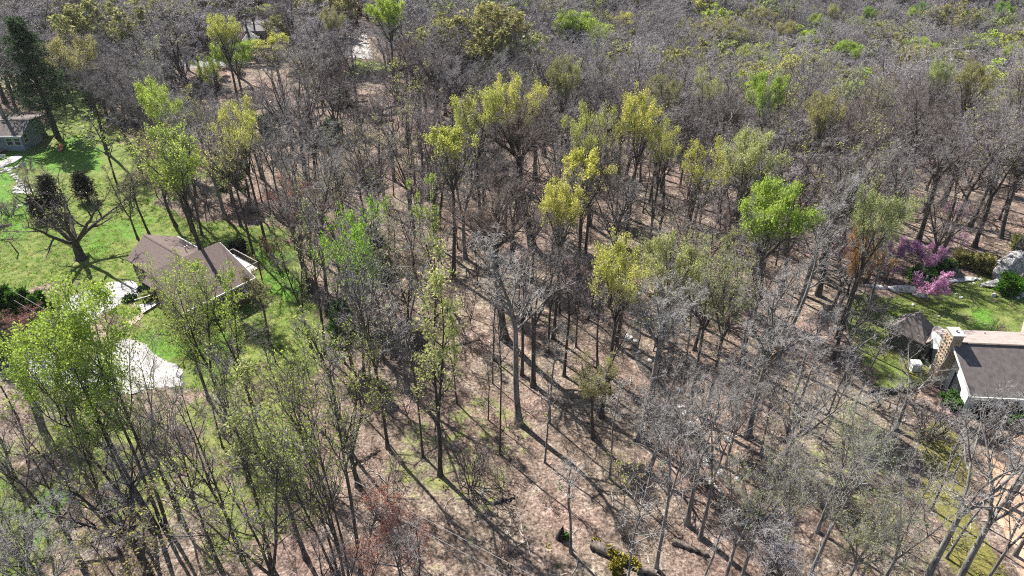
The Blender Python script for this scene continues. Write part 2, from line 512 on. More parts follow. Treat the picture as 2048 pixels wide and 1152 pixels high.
DW1 = [(215,566),(262,562),(276,568),(298,581),(262,601),(232,612),(196,638),(150,655),(110,700),(120,735),(190,722),(222,682),(268,678),(330,712),(368,748),(366,772),(300,782),(200,790),(120,790),(40,745),(30,690),(90,625),(150,590)]
sheet('gravel_driveway', DW1, M['gravel'], 'white gravel driveway looping in front of the brown roofed house', .05, .22, .45)
sheet('hillside_road', [(355,118),(420,112),(470,112),(500,116),(500,128),(440,134),(350,137)], M['road'], 'grey road seen through trees near the white canopy', .06, .9, .5)
sheet('hillside_road', [(225,78),(262,90),(285,110),(290,128),(268,124),(244,110),(215,92)], M['road'], 'grey track bending behind the red budding trees', .06, .9, .5)
sheet('upper_driveway', [(694,72),(732,66),(745,105),(748,120),(700,117),(676,106)], M['concrete'], 'pale concrete driveway between tall bare trees', .06, .9, .4)
sheet('upper_driveway', [(590,42),(655,52),(690,66),(660,78),(600,62)], M['concrete'], 'pale drive strip beyond the yellow trees', .06, .9, .4)
sheet('upper_driveway', [(628,-6),(672,-8),(665,14),(632,14)], M['concrete'], 'pale paved yard glimpsed at the top edge', .06, .9, .4)

def creek():
    c = np.array(CREEK); pts = []
    for i in range(len(c)-1):
        for t in np.linspace(0, 1, 12, endpoint=False): pts.append(c[i]*(1-t)+c[i+1]*t)
    pts = np.array(pts)
    for _ in range(6): pts[1:-1] = (pts[:-2]+2*pts[1:-1]+pts[2:])/4
    d = np.gradient(pts, axis=0); d /= np.linalg.norm(d, axis=1)[:, None]
    nrm = np.stack([-d[:, 1], d[:, 0]], 1)
    w = 0.25 + 0.75*vnoise(pts[:, 0], pts[:, 1], 3.0, 4)
    L = pts + nrm*w[:, None]; Rr = pts - nrm*w[:, None]
    z = height(pts[:, 0], pts[:, 1]) + .16
    v = np.concatenate([np.c_[L, z], np.c_[Rr, z]]); n = len(pts)
    f = np.array([(i, i+1, n+i+1, n+i) for i in range(n-1)])
    tag(link('creek_water', mesh_np('creek_water', v, f, [M['water']], smooth=True)), 'narrow rocky creek winding down through the bare trees', None, None, 'structure')
creek()
# ------------------------------------------------------------------ growing trees
def unit(v): return v / (np.linalg.norm(v, axis=-1, keepdims=True) + 1e-9)

def paths(g, P, D, L, k, curl, trop):
    n = len(P)
    pts = np.zeros((n, k+1, 3)); pts[:, 0] = P
    d = unit(D)
    for i in range(1, k+1):
        d = unit(d + g.normal(0, curl, (n, 3)) + np.array([0, 0, trop]))
        pts[:, i] = pts[:, i-1] + d * (L/k)[:, None]
    return pts

def tube(pts, rad, sides):
    n, k1, _ = pts.shape
    t = unit(np.gradient(pts, axis=1))
    ref = np.where(np.abs(t[..., 2:3]) > .9, np.array([1., 0, 0]), np.array([0, 0, 1.]))
    u = unit(np.cross(t, ref)); w = np.cross(t, u)
    a = np.arange(sides) * 2*PI/sides
    ring = pts[:, :, None, :] + rad[:, :, None, None] * (np.cos(a)[None, None, :, None]*u[:, :, None, :] + np.sin(a)[None, None, :, None]*w[:, :, None, :])
    v = ring.reshape(-1, 3)
    base = (np.arange(n)*k1*sides)[:, None, None] + (np.arange(k1-1)*sides)[None, :, None]
    i = np.arange(sides)[None, None, :]; j = (i+1) % sides
    A = base + i; B = base + j; C_ = B + sides; D_ = A + sides
    f = np.concatenate([np.stack([A, B, C_], -1).reshape(-1, 3), np.stack([A, C_, D_], -1).reshape(-1, 3)])
    return v, f

def spike(pts, r):
    """two-segment twigs as thin three-sided spikes"""
    n, k1, _ = pts.shape
    rad = np.linspace(1, .35, k1)[None, :] * r[:, None]
    return tube(pts, rad, 3)

def kids(g, pts, rad, L, m, t0, t1, ang, ratio, rratio, env=None, up=0.0):
    n, k1, _ = pts.shape
    k = k1-1
    par = np.repeat(np.arange(n), m)
    t = t0 + (t1-t0) * ((np.tile(np.arange(m), n) + g.random(n*m)) / m)
    s = np.clip(t*k, 0, k-1e-6); i = s.astype(int); fr = (s-i)[:, None]
    P = pts[par, i]*(1-fr) + pts[par, i+1]*fr
    T = unit(pts[par, i+1]-pts[par, i])
    r0 = rad[par, i]*(1-fr[:, 0]) + rad[par, i+1]*fr[:, 0]
    a = g.normal(0, 1, (n*m, 3)); az = np.tile(np.arange(m), n)*2.4 + np.repeat(g.random(n)*6.28, m) + g.normal(0, .4, n*m)
    ref = np.where(np.abs(T[:, 2:3]) > .85, np.array([1., 0, 0]), np.array([0, 0, 1.]))
    u = unit(np.cross(T, ref)); w = np.cross(T, u)
    U = np.cos(az)[:, None]*u + np.sin(az)[:, None]*w
    an = g.uniform(ang[0], ang[1], n*m) * D2R(1)
    D = unit(np.cos(an)[:, None]*T + np.sin(an)[:, None]*U + np.array([0, 0, up]))
    q = (t-t0)/(t1-t0+1e-9)
    e = env(q) if env is not None else 1 - .45*q
    Lc = L[par]*ratio*e*g.uniform(.7, 1.2, n*m)
    return P, D, Lc, np.maximum(r0*rratio, .004), q

def merge(parts):
    V, Fs, o = [], [], 0
    for v, f in parts:
        V.append(v); Fs.append(f+o); o += len(v)
    return np.concatenate(V), np.concatenate(Fs)

def grow(seed, H=26., r0=.40, bole=.4, leaders=(1, 0, 4), n1=14, t1=(.05, 1), a1=(32, 58), l1=.34, env='round', n2=7, n3=6, n4=4, curl=.06, lean=.03,
         trop=.10, twig=.017, l2=.5, l3=.48, l4=.62, stem_gap=0.25, lite=False):
    g = np.random.default_rng(seed)
    ENV = {'round': lambda q: .55+.75*np.sin(PI*np.clip(.12+.72*q, 0, 1))-.25*q, 'vase': lambda q: .65+.55*q-.5*q*q*q, 'cone': lambda q: 1.1-.75*q, 'even': lambda q: .9-.25*q}[env]
    trunk, crown = [], []
    hb = H*bole
    kt = 6
    nl, la, lb = leaders
    if hb > .6:
        p = paths(g, np.zeros((1, 3)), np.array([[g.normal(0, lean), g.normal(0, lean), 1]]), np.array([hb]), kt, .025, .06)
        tt = np.linspace(0, 1, kt+1)[None]
        rr = r0*(1-.28*tt)*(1+.55*np.exp(-tt*14))
        trunk.append(tube(p, rr, 8)); tip = p[:, -1]; td = unit(p[:, -1]-p[:, -2]); rl = r0*.72
        p0, r00 = p, rr
    else:
        tip = np.zeros((1, 3)); td = np.array([[0, 0, 1.]]); rl = r0
    az = g.random()*6.28 + np.arange(nl)*6.28/nl + g.normal(0, .3, nl)
    an = g.uniform(la, lb, nl)*D2R(1)
    D = np.stack([np.sin(an)*np.cos(az), np.sin(an)*np.sin(az), np.cos(an)], 1) + td*0.4*(nl == 1)
    P = np.repeat(tip, nl, 0) + (np.stack([np.cos(az), np.sin(az), 0*az], 1)*stem_gap*(hb <= .6))
    Ls = (H-hb)*g.uniform(.84, 1.04, nl)
    lead = paths(g, P, D, Ls, 9, curl*.8, trop*.35)
    t = np.linspace(0, 1, 10)[None]
    rl = rl*(1 if nl == 1 else .78 if nl == 2 else .66)
    lr = (rl*g.uniform(.85, 1.05, nl))[:, None]*(1-t)**.85 + .018
    trunk.append(tube(lead, lr, 7))
    c1 = kids(g, lead, lr, np.full(nl, H), n1, t1[0], t1[1], a1, l1, .60, ENV)
    p1 = paths(g, c1[0], c1[1], c1[2], 5, curl*1.5, trop)
    q = np.linspace(0, 1, 6)[None]
    r1 = c1[3][:, None]*(1-q)**.8 + .014
    trunk.append(tube(p1, r1, 5))
    if bole > .25 and not lite:      # dead stubs and thin epicormic shoots on the bole
        cs = kids(g, p0, r00, np.full(1, H), 5, .35, 1, (55, 85), .07, .12)
        ps = paths(g, cs[0], cs[1], cs[2], 3, .15, .05)
        crown.append(spike(ps, np.maximum(cs[3], .02)))
    c2 = kids(g, p1, r1, c1[2], n2, .12, 1, (30, 62), l2, .66)
    p2 = paths(g, c2[0], c2[1], c2[2], 4, curl*2.2, trop*.9)
    q = np.linspace(0, 1, 5)[None]
    r2 = np.maximum(c2[3], .016)[:, None]*(1-q)**.8 + .009
    (crown if lite else trunk).append(tube(p2, r2, 3 if lite else 4))
    c3 = kids(g, p2, r2, c2[2], n3, .1, 1, (28, 66), l3, .6)
    L3 = np.maximum(c3[2], .5)
    p3 = paths(g, c3[0], c3[1], L3, 2 if lite else 3, curl*3, trop*.8)
    crown.append(spike(p3, np.clip(c3[3], twig*.8, twig*1.3)))
    ends = [p3[:, -1]]
    if n4:
        r3 = np.full((len(p3), p3.shape[1]), twig)
        c4 = kids(g, p3, r3, L3, n4, .15, 1, (25, 65), l4, .7)
        L4 = np.maximum(c4[2], .38)
        p4 = paths(g, c4[0], c4[1], L4, 1 if lite else 2, curl*3, trop*.6)
        crown.append(spike(p4, np.full(len(p4), twig*.72)))
        ends.append(p4[:, -1]); ends.append(p4[:, -1]*.5+p4[:, 0]*.5)
    ends = np.concatenate(ends)
    return dict(trunk=merge(trunk), crown=merge(crown), ends=ends, H=float(ends[:, 2].max()), W=float(np.percentile(np.abs(ends[:, :2]), 97)*2))

def leaves(seed, pts, per=2, size=.3, spread=.3, keep=1.0, bias=None, elong=1.7):
    g = np.random.default_rng(seed)
    if bias is not None:
        zz = pts[:, 2]; q = (zz-zz.min())/(zz.max()-zz.min()+1e-6)
        k = g.random(len(pts)) < keep*bias(q)
    else: k = g.random(len(pts)) < keep
    # clumped: whole sprays are in or out together
    cell = np.floor(pts/1.5).astype(int)
    hsh = ((cell[:, 0]*73856093) ^ (cell[:, 1]*19349663) ^ (cell[:, 2]*83492791)) % 97/97.0
    k &= hsh < .78
    p = np.repeat(pts[k], per, 0); n = len(p)
    p = p + g.normal(0, spread, (n, 3))
    a = unit(g.normal(0, 1, (n, 3))); nn = unit(g.normal(0, 1, (n, 3)) + np.array([0, 0, .7]))
    a = unit(a - nn*(a*nn).sum(1, keepdims=True)); b = np.cross(nn, a)
    s = (size*g.uniform(.55, 1.25, n))[:, None]
    v = np.stack([p-a*s*.5*elong, p-b*s*.5+nn*s*.08, p+a*s*.5*elong, p+b*s*.5+nn*s*.08], 1).reshape(-1, 3)
    i = np.arange(n)*4
    f = np.concatenate([np.stack([i, i+1, i+2], 1), np.stack([i, i+2, i+3], 1)])
    return v, f

def make_proto(name, seed, leaf=None, **kw):
    t = grow(seed, **kw)
    pr = dict(H=t['H'], W=t['W'])
    pr['trunk'] = mesh_np('trunk', *t['trunk'], [M['bark']], smooth=True)
    pr['crown'] = mesh_np('crown', *t['crown'], [M['twig']])
    pr['leaf'] = {}
    for key, lk in (leaf or {}).items():
        if name.startswith('crown') and key == 'full': lk = dict(lk, bias=lambda q: np.clip((q-.36)*4, .03, 1))
        pr['leaf'][key] = mesh_np('leaves', *leaves(seed+50, t['ends'], **lk), [M['leaf_lime']])
    return pr

FULL = dict(per=4, size=.155, spread=.28, keep=.85, bias=lambda q: np.clip((q-.12)*2.2, .05, 1))
MID = dict(per=2, size=.18, spread=.22, keep=.42)
THIN = dict(per=1, size=.16, spread=.16, keep=.27)
AIRY = dict(per=4, size=.135, spread=.28, keep=.62, bias=lambda q: np.clip((q-.34)*3, .02, 1))
HINT = dict(per=1, size=.16, spread=.16, keep=.11)
TOP = dict(per=3, size=.19, spread=.24, keep=.9, bias=lambda q: np.clip((q-.62)*4, .02, 1))
PR = {}
def P_(name, seed, leaf=None, **kw): PR[name] = make_proto(name, seed, leaf, **kw)
LF = dict(full=FULL, mid=MID, thin=THIN, top=TOP, hint=HINT, airy=AIRY)
P_('tall_a', 1, LF, H=26, bole=.42, leaders=(1, 0, 4), n1=17, env='round')
P_('tall_b', 2, LF, H=27, bole=.38, leaders=(2, 8, 17), n1=9, env='vase')
P_('tall_c', 3, LF, H=25, bole=.34, leaders=(3, 12, 24), n1=7, n2=6, env='vase')
P_('tall_d', 4, LF, H=26, bole=.45, leaders=(2, 10, 22), n1=8, env='round', curl=.09)
P_('tall_e', 5, LF, H=24, bole=.36, leaders=(3, 14, 30), n1=6, env='vase', curl=.09)
P_('round_a', 6, LF, H=22, bole=.30, leaders=(4, 15, 34), n1=6, n2=6, n4=5, env='even', curl=.07)
P_('round_b', 7, None, H=22, bole=.32, leaders=(5, 12, 36), n1=5, n2=6, n4=5, env='even')
P_('slim_a', 8, LF, H=25, r0=.29, bole=.46, leaders=(1, 0, 4), n1=13, l1=.20, a1=(25, 48), n2=6, n3=5, env='cone')
P_('slim_b', 9, LF, H=23, r0=.27, bole=.30, leaders=(2, 4, 10), n1=9, l1=.18, a1=(22, 45), n2=5, n3=5, env='cone')
P_('crown_a', 21, LF, H=22, bole=.62, leaders=(7, 6, 42), n1=7, t1=(.15, 1), l1=.13, n2=5, n3=5, n4=4, env='even', curl=.08, trop=.03)
P_('crown_b', 22, LF, H=23, bole=.58, leaders=(5, 6, 38), n1=8, t1=(.15, 1), l1=.15, n2=5, n3=5, n4=4, env='even', curl=.11, trop=.02)
P_('crown_c', 23, LF, H=22, bole=.55, leaders=(8, 8, 50), n1=6, t1=(.2, 1), l1=.15, n2=5, n3=5, n4=4, env='even', curl=.09, trop=.02)
P_('pole', 10, None, H=18, r0=.16, bole=.55, leaders=(1, 0, 6), n1=9, l1=.17, n2=4, n3=4, n4=3, env='even')
P_('clump', 11, LF, H=25, r0=.36, bole=.0, leaders=(5, 5, 17), n1=9, t1=(.38, 1), l1=.23, a1=(25, 50), n2=6, n3=5, env='round', stem_gap=.7)
P_('wide', 12, dict(thin=dict(per=1, size=.15, spread=.12, keep=.5)), H=14, r0=.6, bole=.20, leaders=(6, 22, 62), n1=6, t1=(.25, 1), a1=(30, 60), l1=.36, n2=5, n3=4, n4=0, curl=.12, trop=.14, env='even')
P_('gnarly', 13, None, H=21, r0=.46, bole=.38, leaders=(3, 18, 42), n1=6, a1=(35, 70), l1=.30, n2=5, n3=4, n4=3, curl=.15, trop=.07, env='even')
P_('sapling_a', 14, dict(mid=MID, thin=THIN), H=8, r0=.07, bole=.22, leaders=(2, 8, 20), n1=8, l1=.30, n2=4, n3=4, n4=0, twig=.014, env='round')
P_('sapling_b', 15, dict(mid=MID, thin=THIN), H=10, r0=.08, bole=.35, leaders=(1, 0, 8), n1=10, l1=.24, n2=4, n3=4, n4=0, twig=.014, env='even')
P_('bush', 16, dict(mid=dict(per=2, size=.16, spread=.12, keep=.7), thin=dict(per=1, size=.14, spread=.1, keep=.4)), H=3.2, r0=.05, bole=0, leaders=(9, 12, 50), n1=6, t1=(.2, 1), l1=.34, n2=4, n3=4, n4=0, twig=.013, env='even', curl=.12)
P_('redbud', 17, dict(full=dict(per=3, size=.15, spread=.12, keep=.9), thin=dict(per=1, size=.13, spread=.12, keep=.8), haze=dict(per=3, size=.075, spread=.16, keep=.9)), H=5.5, r0=.09, bole=.15, leaders=(4, 25, 55), n1=7, t1=(.2, 1), a1=(30, 60), l1=.34, n2=5, n3=4, n4=2, twig=.014, env='even', curl=.1)
BARE_TALL = ['tall_a', 'tall_b', 'tall_c', 'tall_d', 'tall_e', 'round_a', 'round_b', 'slim_a', 'gnarly', 'crown_a', 'crown_b', 'crown_c', 'crown_c']
FORM = dict(tall_a='straight', tall_b='forked', tall_c='three-limbed', tall_d='crooked forked', tall_e='vase-shaped', round_a='round-crowned', round_b='domed', slim_a='slender', crown_a='round-headed', crown_b='round-headed', crown_c='dome-headed', slim_b='slim twin-stemmed',
            pole='thin pole-like', clump='multi-stemmed', wide='wide-spreading', gnarly='gnarled', sapling_a='small forked', sapling_b='small upright', bush='low', redbud='small')

TONE = {'grey': ('bark', 'twig'), 'pale': ('bark_pale', 'twig_pale'), 'brown': ('bark', 'twig_brown'), 'reddish': ('bark', 'twig_red')}
TREES = []      # everything planted, with where the photograph shows it
def set_mat(o, m):
    o.material_slots[0].link = 'OBJECT'; o.material_slots[0].material = m

def plant(name, proto, x, y, h=None, w=None, rz=None, tone='grey', leaf=None, dens='mid', lean=(0, 0), label=None, cat='tree', group=None, dz=0.0, form=None):
    pr = PR[proto]
    s = (h or pr['H'])/pr['H']
    sw = (w/pr['W']) if w else s
    sw = min(max(sw, s*(.55 if s*pr['H'] > 7 else .28)), s*1.9)
    z = float(height(x, y)) - .12 + dz
    o = empty(name, (x, y, z), R.random()*6.28 if rz is None else rz, (sw, sw, s))
    q = Matrix.Rotation(lean[0], 4, 'Y') @ Matrix.Rotation(lean[1], 4, 'X')
    if lean != (0, 0): o.rotation_euler = (q.to_3x3() @ Matrix.Rotation(o.rotation_euler.z, 3, 'Z')).to_euler()
    bm, tm = TONE[tone]
    t = link('trunk', pr['trunk'], o); set_mat(t, M[bm])
    c = link('crown', pr['crown'], o); set_mat(c, M[tm])
    if leaf and pr['leaf']:
        lv = link('leaves', pr['leaf'].get(dens) or list(pr['leaf'].values())[0], o); set_mat(lv, M[leaf if leaf in M else 'leaf_'+leaf])
    H = pr['H']*s
    bx, by, _ = project(x, y, z); mx, my, dep = project(x, y, z+H*.62); tx, ty, _ = project(x, y, z+H)
    TREES.append(dict(o=o, name=name, proto=proto, x=x, y=y, base=(bx, by), mid=(mx, my), top=(tx, ty), dep=dep, tone=tone, leaf=leaf, dens=dens, label=label, cat=cat, group=group, H=H, W=pr['W']*sw, form=form or FORM[proto]))
    return o

def h_from_top(x, y, ty):
    """height of a thing that stands at x, y and whose top the photograph shows at row ty"""
    a = PITCH - math.atan((576-ty)/1366)
    return HC - math.tan(a)*y - float(height(x, y))

def by_base(name, proto, bx, by, ty=None, h=None, wpx=None, **kw):
    x, y = ground(bx, by)
    if h is None: h = min(max(h_from_top(x, y, ty), .5), 36)
    w = None
    if wpx: w = wpx/1366*project(x, y, h*.7)[2]
    return plant(name, proto, x, y, h, w, **kw)

def by_top(name, proto, tx, ty, h, wpx=None, **kw):
    x, y = ground(tx, ty, h)
    w = wpx/1366*project(x, y, h*.8)[2] if wpx else None
    return plant(name, proto, x, y, h, w, **kw)

# trees whose foot the photograph shows: (proto, foot x, foot y, top row, width px, tone, leaf, density, label)
for e in [
 ('clump', 322, 1062, 572, 235, 'grey', 'lime', 'full', 'big multi-stemmed tree with bright lime leaves beside the gravel loop'),
 ('tall_b', 168, 1135, 800, 190, 'grey', None, '', None),
 ('slim_b', 612, 1116, 740, 170, 'grey', 'pale', 'mid', None),
 ('clump', 690, 1165, 690, 170, 'grey', 'lime', 'thin', 'multi-stemmed tree with a light lime haze left of the red bush'),
 ('slim_a', 722, 1160, 700, 120, 'grey', 'pale', 'thin', None),
 ('slim_b', 880, 950, 520, 165, 'grey', 'pale', 'mid', 'thick straight trunk with pale lime crown and long shadow, alone mid-slope'),
 ('pole', 846, 913, 640, 70, 'grey', None, '', None),
 ('tall_a', 776, 897, 392, 140, 'grey', 'green', 'top', 'tallest tree, green-topped, with dark ivy needles down its trunk'),
 ('pole', 1000, 908, 600, 60, 'grey', None, '', None),
 ('slim_b', 622, 694, 425, 90, 'grey', 'pale', 'thin', None),
 ('slim_a', 650, 712, 415, 90, 'grey', 'pale', 'thin', None),
 ('slim_b', 688, 724, 425, 80, 'grey', None, '', None),
 ('slim_a', 728, 752, 470, 70, 'grey', None, '', None),
 ('tall_d', 1044, 750, 470, 150, 'grey', None, '', None),
 ('gnarly', 1066, 772, 450, 180, 'grey', None, '', 'dark gnarled tree with long level limbs near the centre'),
 ('tall_d', 1096, 705, 455, 110, 'grey', None, '', None),
 ('slim_a', 1128, 752, 505, 80, 'grey', None, '', None),
 ('tall_e', 1152, 694, 470, 110, 'grey', None, '', None),
 ('slim_a', 1176, 640, 520, 70, 'grey', None, '', None),
 ('pole', 1142, 1105, 905, 90, 'pale', None, '', None),
 ('sapling_b', 1252, 1175, 960, 110, 'pale', None, '', 'spindly pale tree rising behind the moss covered log'),
 ('tall_d', 1312, 1138, 700, 190, 'pale', None, '', 'dark trunk with a thick right fork beside the leafy footpath'),
 ('gnarly', 1374, 1048, 740, 170, 'pale', None, '', None),
 ('tall_d', 1400, 1078, 700, 180, 'pale', None, '', None),
 ('tall_c', 1540, 1130, 800, 190, 'pale', 'pale', 'thin', None),
 ('tall_b', 1614, 1165, 800, 170, 'pale', 'pale', 'thin', 'leaning bare tree with one long clean trunk on red leaf litter'),
 ('slim_b', 1448, 1165, 900, 130, 'pale', 'olive', 'thin', None),
 ('gnarly', 1845, 1170, 790, 200, 'pale', None, '', 'gnarled white-limbed tree leaning over the golden moss strip'),
 ('gnarly', 1905, 1185, 800, 200, 'pale', None, '', None),
 ('slim_b', 1965, 1175, 850, 120, 'pale', None, '', None),
 ('slim_a', 2030, 1110, 800, 100, 'pale', None, '', None),
 ('tall_c', 1750, 1190, 900, 170, 'pale', 'pale', 'thin', None),
 ('tall_c', 812, 292, 60, 190, 'grey', None, '', None),
 ('tall_e', 830, 372, 190, 120, 'grey', None, '', None),
 ('slim_a', 722, 268, 55, 90, 'grey', None, '', None),
 ('round_b', 612, 354, 95, 190, 'grey', None, '', 'broad silver-grey domed tree in front of the hillside road'),
 ('pole', 640, 378, 190, 50, 'grey', None, '', None),
 ('pole', 655, 374, 185, 50, 'grey', None, '', None),
 ('slim_a', 728, 378, 200, 60, 'grey', None, '', None),
 ('tall_a', 505, 425, 200, 110, 'grey', 'olive', 'thin', None),
 ('slim_b', 560, 410, 190, 80, 'grey', None, '', None),
 ('tall_c', 922, 182, 20, 130, 'grey', None, '', None),
 ('slim_a', 24, 160, -20, 60, 'grey', None, '', None),
 ('slim_b', 48, 130, -60, 60, 'grey', None, '', None),
 ('tall_e', 102, 120, -60, 90, 'grey', None, '', None),
 ('slim_a', 128, 108, -60, 60, 'grey', None, '', None),
 ('slim_b', 216, 240, 70, 90, 'grey', None, '', None),
 ('tall_d', 232, 225, 50, 100, 'grey', None, '', None),
 ('tall_b', 386, 463, 235, 130, 'grey', 'olive', 'mid', None),
 ('slim_b', 404, 470, 260, 80, 'grey', None, '', None),
 ('slim_a', 482, 452, 260, 70, 'grey', None, '', None),
 ('slim_a', 300, 471, 330, 60, 'grey', 'olive', 'thin', None),
 ('slim_b', 276, 478, 320, 70, 'grey', 'olive', 'thin', None),
 ('tall_c', 352, 452, 250, 130, 'grey', 'olive', 'mid', None),
 ('tall_b', 455, 835, 508, 150, 'grey', 'lime', 'mid', 'forked tree with lime new leaves hiding the brown house front'),
 ('slim_b', 502, 805, 512, 100, 'grey', 'lime', 'mid', None),
 ('tall_b', 418, 800, 528, 120, 'grey', 'lime', 'mid', None),
 ('slim_a', 540, 690, 545, 70, 'grey', 'olive', 'mid', None),
 ('tall_c', 352, 1010, 650, 160, 'grey', 'pale', 'thin', None),
 ('tall_d', 440, 1135, 720, 170, 'grey', 'olive', 'thin', None),
 ('slim_b', 486, 1120, 760, 130, 'grey', None, '', None),
 ('slim_a', 545, 1140, 720, 110, 'grey', 'pale', 'thin', None),
 ('slim_b', 250, 1130, 800, 140, 'grey', 'pale', 'thin', None),
 ('tall_e', 100, 1190, 870, 170, 'pale', None, '', None),
 ('wide', 162, 517, 338, 250, 'grey', 'olive', 'thin', 'lone wide-spreading lawn tree casting a fan of branch shadows'),
 ('sapling_b', 238, 378, 214, 85, 'grey', 'lime', 'mid', 'fresh lime-leaved lawn tree between spruce and brown roofed house'),
 ('clump', 78, 425, 330, 110, 'grey', 'olive', 'thin', 'several-stemmed yellowish lawn tree beside the white stone path'),
 ('tall_d', 1326, 592, 420, 110, 'grey', 'pale', 'thin', None),
 ('slim_b', 1367, 657, 470, 90, 'grey', 'pale', 'mid', None),
 ('tall_c', 1388, 700, 470, 130, 'grey', 'pale', 'mid', None),
 ('slim_a', 1405, 655, 470, 80, 'grey', 'pale', 'mid', None),
 ('gnarly', 1318, 486, 375, 130, 'grey', None, '', None),
 ('tall_d', 1752, 520, 330, 110, 'grey', 'pale', 'thin', None),
 ('gnarly', 1682, 445, 300, 120, 'grey', None, '', None),
 ('gnarly', 1236, 350, 190, 130, 'grey', None, '', None),
 ('gnarly', 1440, 268, 150, 120, 'grey', None, '', 'dark open-limbed tree standing clear below the far lime crowns'),
 ('slim_a', 1735, 640, 480, 80, 'pale', None, '', None),
 ('gnarly', 1690, 760, 610, 150, 'pale', None, '', None),
 ('gnarly', 1790, 860, 690, 150, 'pale', None, '', None),
 ('gnarly', 2010, 1010, 780, 220, 'pale', None, '', None),
 ('sapling_b', 2040, 760, 660, 120, 'pale', None, '', None),
 ('tall_c', 1220, 790, 560, 110, 'grey', None, '', None),
 ('slim_a', 1196, 735, 560, 70, 'grey', None, '', None),
 ('tall_e', 1385, 950, 690, 190, 'pale', None, '', None),
 ('round_b', 1560, 960, 665, 220, 'pale', None, '', 'broad whitish bare crown spreading in front of the stone chimney house'),
 ('tall_e', 1450, 935, 690, 170, 'pale', None, '', None),
]:
    pr, bx, by, ty, wp, tone, lf, dn, lab = e
    if tone == 'pale' and lf: dn = 'hint'
    by_base('leafing_tree' if lf else 'bare_tree', pr, bx, by, ty, wpx=wp, tone=tone, leaf=lf, dens=dn or 'mid', label=lab)

SEEN = []
